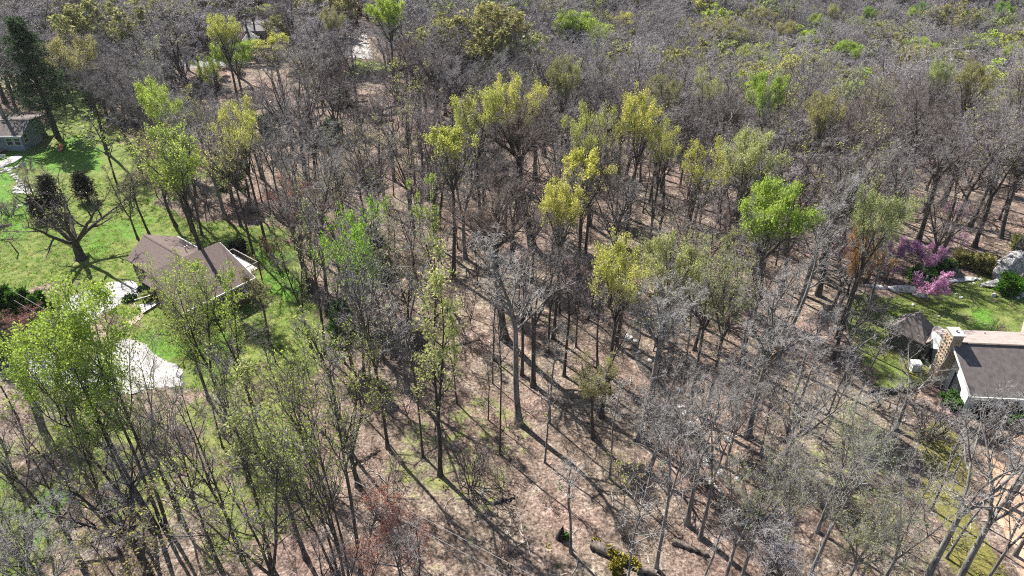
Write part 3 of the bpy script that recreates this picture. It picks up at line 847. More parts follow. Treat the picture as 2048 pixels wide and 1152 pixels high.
# crowns with colour, by their top: (proto, x, top row, height, width px, leaf, density, tone, label)
for e in [
 ('crown_a', 1140, 18, 25, 82, 'lime', 'full', 'grey', 'larger of two bright lime crowns on the far slope'),
 ('crown_a', 1190, 42, 24, 60, 'lime', 'mid', 'grey', 'smaller lime crown right beside its larger lime neighbour, far slope'),
 ('crown_a', 1250, 24, 24, 52, 'yellow', 'top', 'grey', None),
 ('crown_c', 1040, 124, 26, 58, 'yellow', 'full', 'grey', None),
 ('crown_b', 1036, 180, 22, 48, 'yellow', 'full', 'grey', None),
 ('crown_b', 958, 162, 26, 92, 'yellow', 'full', 'grey', 'big lopsided yellow-green crown standing over the grey woods'),
 ('crown_a', 890, 250, 23, 95, 'yellow', 'top', 'grey', 'grey domed tree rimmed on top with a yellow crescent'),
 ('crown_a', 1176, 298, 22, 88, 'yellow', 'top', 'grey', None),
 ('crown_c', 1192, 192, 25, 62, 'yellow', 'full', 'grey', None),
 ('crown_b', 1282, 168, 26, 80, 'yellow', 'mid', 'grey', None),
 ('crown_c', 1332, 222, 22, 50, 'yellow', 'mid', 'grey', None),
 ('crown_c', 1430, 265, 22, 44, 'yellow', 'full', 'grey', None),
 ('crown_a', 1520, 258, 24, 100, 'pale', 'mid', 'grey', None),
 ('crown_a', 1570, 362, 24, 118, 'lime', 'full', 'grey', 'biggest vivid lime round crown, right of centre among grey trees'),
 ('crown_a', 1120, 356, 22, 60, 'yellow', 'mid', 'grey', None),
 ('crown_b', 1238, 468, 23, 112, 'yellow', 'full', 'grey', 'vivid yellow crown overhanging the rocky creek'),
 ('sapling_a', 1318, 622, 7, 95, 'yellow', 'mid', 'grey', 'low yellow bushy tree right at the creek bank'),
 ('crown_b', 1200, 722, 12, 95, 'olive', 'mid', 'grey', None),
 ('crown_a', 432, 24, 25, 60, 'yellow', 'mid', 'grey', None),
 ('crown_b', 462, 74, 18, 70, 'lime', 'full', 'grey', 'lime tree just left of the white canopy roof'),
 ('crown_c', 410, 92, 16, 50, 'lime', 'mid', 'grey', None),
 ('crown_a', 548, 66, 19, 70, 'yellow', 'top', 'grey', 'deep yellow crown just right of the white canopy roof'),
 ('crown_c', 298, 143, 24, 60, 'lime', 'full', 'grey', None),
 ('crown_a', 768, -12, 26, 62, 'lime', 'full', 'grey', None),
 ('crown_b', 602, 6, 13, 34, 'yellow', 'full', 'grey', None),
 ('crown_a', 545, 6, 13, 50, 'pale', 'mid', 'grey', None),
 ('crown_a', 498, 12, 13, 50, 'pale', 'mid', 'grey', None),
 ('crown_a', 660, 10, 22, 40, 'olive', 'mid', 'grey', None),
 ('crown_c', 462, 182, 25, 78, 'yellow', 'mid', 'grey', None),
 ('crown_b', 325, 240, 24, 110, 'lime', 'mid', 'grey', None),
 ('crown_c', 440, 230, 22, 70, 'yellow', 'thin', 'grey', None),
 ('crown_b', 130, 62, 24, 80, 'olive', 'mid', 'grey', None),
 ('crown_a', 1637, 26, 22, 32, 'lime', 'full', 'grey', None),
 ('crown_a', 1742, 12, 22, 24, 'green', 'full', 'grey', None),
 ('crown_a', 1668, 6, 22, 22, 'yellow', 'full', 'grey', None),
 ('crown_a', 1718, 30, 22, 40, 'pale', 'full', 'grey', None),
 ('crown_a', 1828, 14, 22, 26, 'lime', 'full', 'grey', None),
 ('crown_a', 1848, 2, 22, 26, 'green', 'full', 'grey', None),
 ('crown_a', 1868, 18, 22, 44, 'lime', 'full', 'grey', None),
 ('crown_a', 2014, 2, 22, 32, 'green', 'full', 'grey', None),
 ('crown_a', 1945, 18, 22, 30, 'lime', 'full', 'grey', None),
 ('crown_a', 1700, 80, 23, 54, 'lime', 'full', 'grey', None),
 ('crown_b', 1545, 102, 23, 42, 'lime', 'mid', 'grey', None),
 ('crown_b', 1545, 132, 24, 62, 'lime', 'full', 'grey', None),
 ('crown_b', 1655, 113, 22, 44, 'pale', 'full', 'grey', None),
 ('crown_c', 1740, 112, 20, 30, 'pale', 'full', 'grey', None),
 ('crown_a', 1848, 74, 23, 56, 'lime', 'full', 'grey', None),
 ('crown_b', 1812, 72, 23, 40, 'lime', 'mid', 'grey', None),
 ('crown_a', 1886, 116, 23, 50, 'pale', 'full', 'grey', None),
 ('crown_a', 2036, 88, 23, 44, 'lime', 'full', 'grey', None),
 ('crown_a', 1960, 122, 23, 66, 'olive', 'mid', 'grey', None),
 ('crown_a', 1376, 34, 22, 30, 'olive', 'full', 'grey', None),
 ('crown_a', 1408, 36, 22, 24, 'rust', 'thin', 'grey', None),
 ('crown_a', 1472, 48, 23, 52, 'olive', 'mid', 'grey', None),
 ('crown_b', 1332, 138, 23, 44, 'olive', 'full', 'grey', None),
 ('crown_c', 1420, 122, 22, 34, 'pale', 'mid', 'grey', None),
 ('crown_a', 1505, 88, 22, 50, 'pale', 'mid', 'grey', None),
 ('crown_a', 1580, 40, 22, 40, 'olive', 'mid', 'grey', None),
 ('crown_a', 1130, 112, 24, 60, 'olive', 'mid', 'grey', None),
 ('crown_a', 1650, 180, 24, 60, 'olive', 'mid', 'grey', None),
 ('crown_a', 1770, 145, 24, 60, 'olive', 'thin', 'grey', None),
 ('crown_b', 1785, 362, 24, 80, 'pale', 'mid', 'grey', 'pale lime crown on the slope above the magenta blossom'),
 ('crown_c', 1752, 428, 17, 52, 'rust', 'mid', 'brown', 'rust orange leafed tree above the magenta blossom'),
 ('crown_b', 1352, 462, 22, 110, 'pale', 'mid', 'grey', None),
 ('crown_b', 1482, 502, 22, 100, 'pale', 'thin', 'grey', None),
 ('crown_c', 1445, 480, 22, 80, 'pale', 'thin', 'grey', None),
 ('slim_b', 852, 350, 20, 44, 'lime', 'mid', 'grey', None),
 ('slim_b', 902, 600, 16, 60, 'lime', 'mid', 'grey', None),
 ('redbud', 205, 112, 10, 110, 'red', 'thin', 'reddish', 'red budding tree behind the tall dark spruce'),
 ('crown_a', 140, 100, 12, 80, 'rust', 'thin', 'reddish', None),
 ('redbud', 562, 355, 6, 100, 'red', 'thin', 'reddish', 'low red budding tree on the bank behind the brown roofed house'),
 ('redbud', 615, 385, 6, 100, 'red', 'thin', 'reddish', None),
 ('crown_c', 1740, 788, 19, 66, 'pale', 'mid', 'pale', None),
 ('crown_b', 1625, 880, 20, 100, 'olive', 'thin', 'pale', None),
 ('crown_c', 1558, 905, 19, 80, 'lime', 'thin', 'pale', None),
 ('crown_c', 1772, 985, 18, 90, 'pale', 'mid', 'pale', None),
 ('crown_c', 1812, 965, 17, 60, 'pale', 'thin', 'pale', None),
 ('sapling_a', 1262, 912, 8, 70, 'yellow', 'thin', 'pale', None),
 ('redbud', 1690, 478, 5, 44, 'red', 'thin', 'reddish', None),
 ('crown_a', 40, 622, 8, 150, 'red', 'hint', 'reddish', 'dark maroon twiggy tree at the left edge before the hedge'),
]:
    pr, tx, ty, h, wp, lf, dn, tone, lab = e
    if tone == 'pale': dn = 'hint' if dn == 'thin' else 'thin'
    if dn == 'top' and 'top' not in PR[pr]['leaf']: dn = 'mid'
    if dn not in PR[pr]['leaf']: dn = list(PR[pr]['leaf'])[0]
    if dn in ('full', 'mid') and lf in ('yellow', 'olive', 'pale') and ty < 640 and pr.startswith('crown'): dn = 'airy'
    if h > 15 and ty < 520:
        h += 3.0; SEEN.append((tx - wp*.5, ty - 4, tx + wp*.5, ty + wp*.75 + 6, project(*ground(tx, ty, h), h)[2]))
    by_top('leafing_tree', pr, tx, ty, h, wp, tone=tone, leaf=lf, dens=dn, label=lab)

by_base('budding_bush', 'redbud', 800, 1150, 1010, wpx=170, tone='pale', leaf='red', dens='haze', label='red budding bush spreading at the bottom edge on pale litter', cat='bush')
for tx, ty, h, wp, lab in [
 (1805, 472, 5.5, 44, 'narrow magenta blossom tree left of its brighter neighbours'),
 (1868, 484, 5.5, 70, 'brightest magenta blossom tree below the ridge woods'),
 (1890, 482, 5.0, 40, 'paler pink blossom tree touching the brightest magenta one'),
 (1872, 542, 5.2, 74, 'magenta blossom tree leaning over white rocks at the lawn edge'),
 (1922, 400, 4.5, 50, 'faint pink blossom haze high in the ridge woods'),
 (1932, 454, 5.0, 44, 'faint pink blossom haze left of the big boulders'),
 (1786, 522, 3.4, 26, 'smallest purple blossom shrub below the rust orange tree'),
 (478, 52, 6.0, 34, 'dull purple blossom tree behind the white canopy roof'),
]: by_top('blossom_tree', 'redbud', tx, ty, h, wp, tone='grey', leaf='magenta', dens='thin' if 'faint' in lab else 'full', label=lab, cat='tree', group='blossoming redbuds')
# ------------------------------------------------------------------ conifers and leafy shrubs
def conifer(seed, H, r0, nb, t0, ang, l1, env, curl=.05, trop=-.02, sub=6, ns=.5, nw=.11, per=6, spread=.18, elong=1.0):
    g = np.random.default_rng(seed)
    p = paths(g, np.zeros((1, 3)), np.array([[0, 0, 1.]]), np.array([H]), 10, .015, .05)
    r = r0*(1-np.linspace(0, 1, 11)[None])**.9 + .015
    tr = [tube(p, r, 7)]
    c1 = kids(g, p, r, np.full(1, H), nb, t0, .985, ang, l1, .25, env)
    p1 = paths(g, c1[0], c1[1], c1[2], 5, curl, trop)
    r1 = np.clip(c1[3], .02, .09)[:, None]*np.linspace(1, .3, 6)[None]
    tr.append(tube(p1, r1, 4))
    c2 = kids(g, p1, r1, c1[2], sub, .15, 1, (35, 70), .42, .6)
    p2 = paths(g, c2[0], c2[1], c2[2], 3, .12, trop*.5)
    tw = spike(p2, np.full(len(p2), .012))
    s = np.concatenate([p2[:, 1], p2[:, 2], p2[:, 3], p1[:, 3], p1[:, 4], p1[:, 5]])
    d = np.concatenate([p2[:, 1]-p2[:, 0], p2[:, 2]-p2[:, 1], p2[:, 3]-p2[:, 2], p1[:, 3]-p1[:, 2], p1[:, 4]-p1[:, 3], p1[:, 5]-p1[:, 4]])
    s = np.repeat(s, per, 0); d = unit(unit(np.repeat(d, per, 0)) + g.normal(0, .55, (len(s), 3)))
    s = s + g.normal(0, spread, s.shape)
    n = len(s)
    nn = unit(np.cross(d, g.normal(0, 1, (n, 3))))
    b = np.cross(nn, d); L = (ns*g.uniform(.6, 1.2, n))[:, None]; w = (nw*g.uniform(.7, 1.3, n))[:, None]
    v = np.stack([s, s+d*L*.5-b*w, s+d*L, s+d*L*.5+b*w], 1).reshape(-1, 3)
    i = np.arange(n)*4
    f = np.concatenate([np.stack([i, i+1, i+2], 1), np.stack([i, i+2, i+3], 1)])
    ends = s
    pr = dict(H=float(v[:, 2].max()), W=float(np.percentile(np.abs(v[:, :2]), 98.5)*2), leaf={})
    pr['trunk'] = mesh_np('trunk', *merge(tr), [M['bark']], smooth=True)
    pr['crown'] = mesh_np('crown', *tw, [M['twig_brown']])
    pr['leaf']['full'] = mesh_np('needles', v, f, [M['needle']])
    return pr
cone = lambda q: np.clip(1.05-.95*q, .05, 1)
PR['spruce'] = conifer(31, 26, .42, 74, .22, (72, 104), .20, lambda q: np.clip(1.0-.9*q, .06, 1)*(.8+.4*np.sin(q*40)), trop=-.035, sub=7, ns=.75, nw=.11, per=4, spread=.24)
PR['pine'] = conifer(32, 18, .24, 46, .30, (50, 85), .17, lambda q: np.clip(1.0-.75*q, .1, 1), trop=.03, sub=7, ns=.55, nw=.08, per=9, spread=.2)
PR['juniper'] = conifer(33, 5, .12, 70, .04, (25, 50), .30, lambda q: np.clip(1.0-.8*q, .15, 1), trop=.06, sub=5, ns=.34, nw=.05, per=3, spread=.16)
PR['hedge_conifer'] = conifer(34, 6, .12, 80, .04, (45, 80), .26, lambda q: np.clip(1.05-.9*q, .1, 1), trop=.08, sub=5, ns=.42, nw=.08, per=6, spread=.12)
PR['evergreen_bush'] = conifer(35, 2.2, .06, 60, .02, (30, 95), .55, lambda q: .8+.3*np.sin(q*3), trop=.05, sub=4, ns=.26, nw=.09, per=7, spread=.12)
for k in ('spruce', 'pine', 'juniper', 'hedge_conifer', 'evergreen_bush'): FORM[k] = ''

by_base('spruce_tree', 'spruce', 116, 274, 24, wpx=132, leaf='needle', dens='full', label='tall dark spruce shading the lawn beside the blue-grey house', cat='tree')
for n_, pr, bx, by, ty, wp, m_, lab in [
 ('pine_tree', 'pine', 752, 640, 440, 100, 'needle', 'dark pine directly behind the tallest green-topped tree'),
 ('pine_tree', 'pine', 705, 740, 600, 70, 'needle_green', 'short soft-green pine low among trunks left of the tallest tree'),
 ('pine_tree', 'pine', 466, 410, 300, 62, 'needle_green', 'small bright green pine at the wood edge above the brown roofed house'),
 ('pine_tree', 'pine', 598, 60, -12, 70, 'needle', 'dark pine cut off by the top edge near the pale paved yard'),
 ('pine_tree', 'pine', 20, 110, -40, 60, 'needle', 'dark pine in the top corner behind the spruce'),
 ('juniper_bush', 'juniper', 112, 428, 345, 44, 'needle_black', 'blackish upright juniper on the lawn right of the stone patio'),
 ('juniper_bush', 'juniper', 178, 402, 338, 56, 'needle_black', 'blackish juniper under the lawn tree limbs, nearer the wood'),
 ('juniper_bush', 'juniper', 84, 440, 390, 60, 'needle_black', 'low dark juniper mound below the stone patio'),
 ('evergreen_bush', 'evergreen_bush', 682, 212, 180, 46, 'needle_green', 'green rhododendron above the long fallen log'),
 ('evergreen_bush', 'evergreen_bush', 664, 268, 236, 40, 'needle_green', 'green rhododendron below the long fallen log'),
 ('evergreen_bush', 'evergreen_bush', 648, 290, 262, 36, 'needle_green', 'darker green rhododendron beside thin trunks below the long log'),
 ('evergreen_bush', 'evergreen_bush', 742, 368, 338, 50, 'needle_green', 'evergreen bush on open leaf litter in the mid woods'),
 ('evergreen_bush', 'evergreen_bush', 535, 262, 225, 40, 'needle_green', 'evergreen bush deep in shade behind the yellowish maple'),
 ('evergreen_bush', 'evergreen_bush', 2014, 586, 545, 48, 'leaf_bush', 'round bright green bush on the lawn under the big boulders'),
 ('evergreen_bush', 'evergreen_bush', 1836, 566, 530, 46, 'needle_green', 'dark green bush left of the dark lawn rocks'),
 ('evergreen_bush', 'evergreen_bush', 1880, 540, 512, 50, 'needle_green', 'green bush between two magenta blossom trees'),
 ('evergreen_bush', 'evergreen_bush', 1925, 528, 500, 50, 'leaf_olive', 'olive bush on the bank right of the brightest blossom'),
 ('evergreen_bush', 'evergreen_bush', 1960, 540, 505, 44, 'leaf_olive', 'olive bush on the bank just left of the big boulders'),
 ('evergreen_bush', 'evergreen_bush', 2040, 498, 470, 50, 'leaf_olive', 'olive bush growing on top of the big boulders'),
 ('evergreen_bush', 'evergreen_bush', 1131, 1076, 1064, 14, 'leaf_bush', 'tiny bright green bush beside the pointed black stump'),
 ('evergreen_bush', 'evergreen_bush', 1232, 1146, 1118, 28, 'moss', 'mossy green bush in front of the moss covered log'),
 ('evergreen_bush', 'evergreen_bush', 300, 600, 580, 30, 'leaf_pale', 'pale clipped bush beside the white entry handrail'),
 ('evergreen_bush', 'evergreen_bush', 1905, 812, 785, 46, 'needle_green', 'dark foundation bush below the white gable wall'),
 ('evergreen_bush', 'evergreen_bush', 1960, 830, 806, 50, 'needle_black', 'shaded bush under the long roof eave'),
 ('evergreen_bush', 'evergreen_bush', 2025, 842, 815, 50, 'needle_green', 'foundation bush furthest along under the long roof eave'),
 ('evergreen_bush', 'evergreen_bush', 478, 505, 478, 34, 'needle_black', 'dark bush beside the corner of the raised deck'),
]:
    by_base(n_, pr, bx, by, ty, wpx=wp, leaf=m_, dens='full', label=lab, cat='tree' if 'tree' in n_ else 'bush')
for i, (bx, by, ty, wp) in enumerate([(-12,690,585,60),(8,668,572,50),(28,676,578,46),(46,662,566,46),(60,672,578,42),(76,658,572,44),(92,664,586,38),(104,650,578,36),(14,705,600,60)]):
    by_base('hedge_conifer', 'hedge_conifer', bx, by, ty, wpx=wp, leaf='needle_hedge', dens='full', cat='tree', group='conifer hedge at the lawn edge',
            label='%s green conifer in the hedge between lawn and maroon tree' % ['cut-off first', 'second', 'third', 'fourth', 'fifth', 'sixth', 'seventh', 'last small', 'frontmost dark'][i])
for bx, by, ty, wp, lf, dn, lab in [
 (58, 340, 318, 34, None, '', 'bare round bush by the path to the blue-grey house'),
 (22, 432, 398, 60, None, '', 'brown bare bush at the left edge below the stone patio'),
 (538, 520, 470, 50, 'rust', 'thin', 'rusty twiggy bush at the wood edge beyond the deck'),
 (560, 545, 505, 60, None, '', 'bare grey bush on bright grass beyond the deck'),
 (505, 530, 505, 26, 'olive', 'mid', 'small olive bush on grass just beyond the deck posts'),
 (460, 730, 650, 120, None, '', 'dark bare bush against the brown house wall'),
 (390, 690, 610, 110, 'olive', 'thin', 'twiggy bush in front of the brown house entry'),
 (50, 1128, 1050, 100, None, '', 'bare pale bush on grass in the bottom corner'),
 (942, 975, 880, 80, None, '', 'spreading bare bush left of the white cross post'),
 (840, 560, 520, 60, None, '', 'grey bare bush under the tree with the long level dead branch'),
 (1120, 505, 460, 70, None, '', 'grey thicket in the shaded hollow at the centre'),
 (1850, 880, 800, 110, None, '', 'pale bare bush on golden moss'),
 (1700, 660, 590, 110, None, '', 'grey bare bush left of the pyramid roof'),
 (1755, 625, 590, 70, None, '', 'grey bare bush between pyramid roof and ridge rocks'),
 (2000, 880, 800, 110, None, '', 'tangled bare bush by the orange dirt'),
 (1990, 670, 640, 40, 'olive', 'thin', 'olive twiggy bush behind the long pale roof'),
 (620, 260, 225, 50, None, '', 'dark bare bush left of the long fallen log'),
 (330, 900, 850, 80, 'olive', 'thin', 'olive bush under the big lime tree'),
]:
    by_base('bush', 'bush', bx, by, ty, wpx=wp, leaf=lf, dens=dn or 'mid', tone='grey' if lf is None else 'brown', label=lab, cat='bush')

# ------------------------------------------------------------------ the rest of the woods
HOUSE_B_PX = [(1765,640),(1880,630),(2070,630),(2120,870),(1925,835),(1850,760),(1765,705)]
clear(Z_GRASS[0][0]); clear(DW1, 1.0); clear(Z_GRASS[4][0], .5); clear(HOUSE_B_PX, 1.5); clear(Z_DIRT[0][0], 1.0)
for pts in ([(335,108),(505,105),(505,140),(335,140)], [(665,55),(765,55),(770,130),(650,125)], [(465,40),(565,40),(565,100),(465,100)], [(205,70),(300,80),(310,135),(210,110)], [(1970,480),(2070,470),(2080,580),(1970,580)]): clear(pts)
def free(x, y, pad=0.0):
    x = np.asarray(x, float); y = np.asarray(y, float)
    ok = np.ones(x.shape, bool)
    for P, p in KEEP_OUT: ok &= sdist(x, y, P) < -(p+pad)
    for (ax, ay), (bx, by) in zip(CREEK[:-1], CREEK[1:]):
        vx, vy = bx-ax, by-ay
        t = np.clip(((x-ax)*vx+(y-ay)*vy)/(vx*vx+vy*vy), 0, 1)
        ok &= np.hypot(x-ax-t*vx, y-ay-t*vy) > 2.2
    return ok
def scatter(n, y0, y1, gap, taken, pad=0.0, wide=.86, jitter=1.0):
    """points spread over the wooded land in front of the camera, no two closer than gap"""
    X, Y = [], []
    cell = {}
    def key(x, y): return int(x//gap), int(y//gap)
    for x, y in taken: cell.setdefault(key(x, y), []).append((x, y))
    yy = np.sqrt(R.random(n)*((y1+40)**2-(y0+40)**2)+(y0+40)**2)-40
    dep = yy*math.cos(PITCH)+HC*math.sin(PITCH)
    xx = (R.random(n)*2-1)*dep*wide
    ok = free(xx, yy, pad)
    for x, y in zip(xx[ok], yy[ok]):
        i, j = key(x, y); g_ = gap*(1 - .35*R.random()*jitter); hit = False
        for a in (-1, 0, 1):
            for b in (-1, 0, 1):
                for p in cell.get((i+a, j+b), ()):
                    if (p[0]-x)**2+(p[1]-y)**2 < g_*g_: hit = True
        if not hit:
            cell.setdefault((i, j), []).append((x, y)); X.append(x); Y.append(y)
    return np.array(X), np.array(Y)
have = [(t['x'], t['y']) for t in TREES if t['H'] > 7]
wx, wy = scatter(60000, 30, 480, 6.7, have)
wz = height(wx, wy)
pj = [project(a, b, c+14) for a, b, c in zip(wx, wy, wz)]
# leave the sight lines open onto what the photograph shows in the clear
def hides(x, y, z, h, crown=5.0):
    px, py, dep = project(x, y, z+h*.74)
    _, top, _ = project(x, y, z+h)
    r = crown*.8*1366/dep; low = py + r*1.1
    for (a, b, c, d) in OPEN:
        if px+r > a and px-r < c and low > b and top < d: return True
        if a < px < c:
            for zz in (.05, .25, .45):
                qx, qy, _ = project(x, y, z+h*zz)
                if a < qx < c and b < qy < d: return True
    for (a, b, c, d, e) in SEEN:
        if dep < e-2 and a < px < c and top < b+(d-b)*.55 and low > b: return True
    return False
OPEN = [(488,40,545,92),(380,112,470,130),(0,215,150,330),(250,465,520,570),(0,320,260,640),(180,560,380,790),(1770,560,2048,800),(1985,485,2048,560),(860,560,900,960),(485,66,525,92),(695,75,735,118),(1790,480,1910,600),(960,880,1090,1100),(1200,1040,1330,1152)]
vis = np.array([-60 < p[0] < 2110 and -120 < p[1] < 1330 for p in pj])
order = np.argsort([p[2] for p in pj])
n_bare = sum(1 for t in TREES if t['name'] == 'bare_tree')
far_pts = []
count = 0
for k in order:
    if not vis[k]: continue
    x, y = float(wx[k]), float(wy[k])
    h = float(R.uniform(15, 28)) if y > 60 else float(R.uniform(13, 24))
    if hides(x, y, float(wz[k]), h):
        continue
    right = x > -5 + y*.1 and y < 75
    pp = project(x, y, float(wz[k]))
    skip = .4 if right else .28 if (560 < pp[0] < 1040 and 180 < pp[1] < 440) else .15 if pp[2] < 140 else 0
    if R.random() < skip: continue
    if n_bare + count < 298:
        pr = BARE_TALL[int(R.integers(len(BARE_TALL)))]
        if pr == 'gnarly' and y < 110: pr = 'slim_a'
        tone = 'pale' if (right and R.random() < .8) else ('brown' if R.random() < .28 else 'pale' if R.random() < .14 else 'grey')
        lf = None
        if x < -8 and y < 80 and R.random() < .6: lf = ['pale', 'lime', 'olive'][int(R.integers(3))]
        elif R.random() < .10: lf = ['pale', 'olive', 'yellow'][int(R.integers(3))]
        if lf:
            pr = ['tall_a', 'tall_b', 'tall_c', 'slim_a', 'slim_b', 'round_a'][int(R.integers(6))]
            plant('leafing_tree', pr, x, y, h, leaf=lf, dens='hint' if tone == 'pale' else 'thin', tone=tone)
        else:
            plant('bare_tree', pr, x, y, h, PR[pr]['W']*h/PR[pr]['H']*float(R.uniform(.85, 1.3)), tone=tone, lean=(float(R.normal(0, .04)), float(R.normal(0, .04)))); count += 1
    else: far_pts.append((x, y, h))
# thin young trees between them
sx, sy = scatter(9000, 36, 170, 4.6, [(t['x'], t['y']) for t in TREES])
sk = 0
for x, y in zip(sx, sy):
    z = float(height(x, y)); p = project(x, y, z+3)
    if not (-20 < p[0] < 2070 and 0 < p[1] < 1180) or hides(x, y, z, 7, 1.2) or sk >= 285: continue
    pr = ['sapling_a', 'sapling_b', 'pole', 'pole', 'pole'][int(R.integers(5))]
    lf = ['pale', 'lime', 'olive', 'yellow'][int(R.integers(4))] if (R.random() < .2 and pr != 'pole') else None
    plant('sapling', pr, float(x), float(y), float(R.uniform(5, 11)) if pr != 'pole' else float(R.uniform(10, 17)), tone='pale' if (x > 0 and y < 75) else 'grey', leaf=lf, dens='thin', cat='sapling'); sk += 1

# the distant wood reads as one mass: one object
def far_mesh(seed, leaf=None, **kw):
    t = grow(seed, lite=True, twig=.045, **kw)
    v, f = merge([t['trunk'], t['crown']])
    fm = np.r_[np.zeros(len(t['trunk'][1])), np.ones(len(t['crown'][1]))]
    mats = [M['bark'], M['twig']]
    if leaf:
        lv, lf_ = leaves(seed, t['ends'], per=2, size=.42, spread=.3, keep=.6)
        f = np.concatenate([f, lf_+len(v)]); v = np.concatenate([v, lv]); fm = np.r_[fm, np.full(len(lf_), 2)]
        mats.append(M['leaf_'+leaf])
    return mesh_np('far_tree', v, f, mats, fm)
FK = [dict(H=21, bole=.46, leaders=(7, 10, 60), n1=5, t1=(.2, 1), l1=.22, n2=5, n3=5, n4=3, env='even', trop=.03), dict(H=23, bole=.42, leaders=(5, 10, 50), n1=6, t1=(.2, 1), l1=.23, n2=5, n3=5, n4=3, env='vase', trop=.05),
      dict(H=20, bole=.44, leaders=(8, 10, 66), n1=5, t1=(.25, 1), l1=.22, n2=5, n3=5, n4=3, env='even', trop=.03), dict(H=25, bole=.42, leaders=(3, 10, 34), n1=8, t1=(.15, 1), l1=.25, n2=5, n3=5, n4=3, env='round'),
      dict(H=20, bole=.40, leaders=(7, 14, 64), n1=5, t1=(.25, 1), l1=.24, n2=5, n3=5, n4=3, env='vase', trop=.04)]
far_protos = [far_mesh(60+i, None, **k) for i, k in enumerate(FK)] + [far_mesh(70, 'olive', **FK[1]), far_mesh(71, 'pale', **FK[2]), far_mesh(72, 'lime', **FK[2]), far_mesh(73, 'yellow', **FK[1])]

def scatter_object(name, pts, rot, sc, which, protos, label, cat=None):
    me = bpy.data.meshes.new(name)
    me.vertices.add(len(pts)); me.vertices.foreach_set('co', np.asarray(pts, np.float32).ravel())
    for nm, tp, dat, key in (('rz', 'FLOAT', rot, 'value'), ('sc', 'FLOAT_VECTOR', sc, 'vector'), ('which', 'INT', which, 'value')):
        a = me.attributes.new(nm, tp, 'POINT')
        a.data.foreach_set(key, np.asarray(dat, np.int32 if tp == 'INT' else np.float32).ravel())
    o = link(name, me)
    ng = bpy.data.node_groups.new(name, 'GeometryNodeTree')
    ng.interface.new_socket('Geometry', in_out='INPUT', socket_type='NodeSocketGeometry')
    ng.interface.new_socket('Geometry', in_out='OUTPUT', socket_type='NodeSocketGeometry')
    gi = ng.nodes.new('NodeGroupInput'); go = ng.nodes.new('NodeGroupOutput')
    iop = ng.nodes.new('GeometryNodeInstanceOnPoints')
    ng.links.new(gi.outputs[0], iop.inputs['Points'])
    gti = ng.nodes.new('GeometryNodeGeometryToInstance')
    for i, pm in reversed(list(enumerate(protos))):
        po = bpy.data.objects.new(name+'_pattern', pm)
        oi = ng.nodes.new('GeometryNodeObjectInfo'); oi.inputs['Object'].default_value = po; oi.inputs['As Instance'].default_value = True
        ng.links.new(oi.outputs['Geometry'], gti.inputs[0])
    ng.links.new(gti.outputs[0], iop.inputs['Instance'])
    iop.inputs['Pick Instance'].default_value = True
    def att(nm, dt):
        n = ng.nodes.new('GeometryNodeInputNamedAttribute'); n.data_type = dt; n.inputs['Name'].default_value = nm
        return next(s for s in n.outputs if s.enabled and s.name == 'Attribute')
    ng.links.new(att('which', 'INT'), iop.inputs['Instance Index'])
    cb = ng.nodes.new('ShaderNodeCombineXYZ'); ng.links.new(att('rz', 'FLOAT'), cb.inputs[2])
    ng.links.new(cb.outputs[0], iop.inputs['Rotation'])
    ng.links.new(att('sc', 'FLOAT_VECTOR'), iop.inputs['Scale'])
    ng.links.new(iop.outputs[0], go.inputs[0])
    md = o.modifiers.new('scatter', 'NODES'); md.node_group = ng
    return tag(o, label, cat, None, 'stuff')

fp = np.array(far_pts)
n = len(fp)
s_ = fp[:, 2]/24
pk = R.random(n)
which = np.where(pk < .86, R.integers(0, 5, n), np.where(pk < .92, 5, np.where(pk < .96, 6, np.where(pk < .985, 7, 8))))
rt = (fp[:, 0] > -20)
which = np.where(~rt & (which >= 6), 5, which)
scatter_object('distant_forest', np.c_[fp[:, 0], fp[:, 1], height(fp[:, 0], fp[:, 1])-.15], R.random(n)*6.28, np.stack([s_*R.uniform(1.0, 1.4, n), s_*R.uniform(1.0, 1.4, n), s_], 1), which, far_protos,
               'distant grey bare forest with scattered pale green crowns')
# brush on the forest floor
bxs, bys = scatter(16000, 34, 190, 2.5, [])
bzs = height(bxs, bys)
m_ = R.random(len(bxs)) < .75
bxs, bys, bzs = bxs[m_], bys[m_], bzs[m_]
def brush_mesh(seed, **kw):
    t = grow(seed, H=2.2, r0=.03, bole=0, leaders=(6, 15, 65), n1=5, t1=(.15, 1), l1=.4, n2=3, n3=3, n4=0, twig=.012, env='even', curl=.16, **kw)
    v, f = merge([t['trunk'], t['crown']])
    return mesh_np('brush', v, f, [M['twig_brown']])
def sticks(seed):
    g = np.random.default_rng(seed)
    k = 5
    P = g.uniform(-1.4, 1.4, (k, 3))*np.array([1, 1, 0]) + np.array([0, 0, .06])
    a = g.random(k)*6.28
    p = paths(g, P, np.stack([np.cos(a), np.sin(a), 0*a+.02], 1), g.uniform(1.0, 3.2, k), 4, .12, 0)
    return mesh_np('sticks', *tube(p, np.linspace(.045, .012, 5)[None]*g.uniform(.5, 1.4, k)[:, None], 4), [M['log_pale' if seed % 2 else 'log']])
def herb(seed, m):
    g = np.random.default_rng(seed)
    pts = g.normal(0, .45, (46, 3))*np.array([1, 1, .12]) + np.array([0, 0, .14])
    return mesh_np('herbs', *leaves(seed, pts, per=2, size=.2, spread=.08), [M[m]])
bp = [brush_mesh(80), brush_mesh(81), brush_mesh(82), sticks(83), sticks(84), sticks(85), herb(86, 'leaf_green'), herb(87, 'leaf_bush'), herb(88, 'leaf_olive')]
n = len(bxs)
wh = R.choice(9, n, p=[.11, .11, .10, .17, .17, .14, .05, .05, .10])
s_ = R.uniform(.45, 1.25, n)
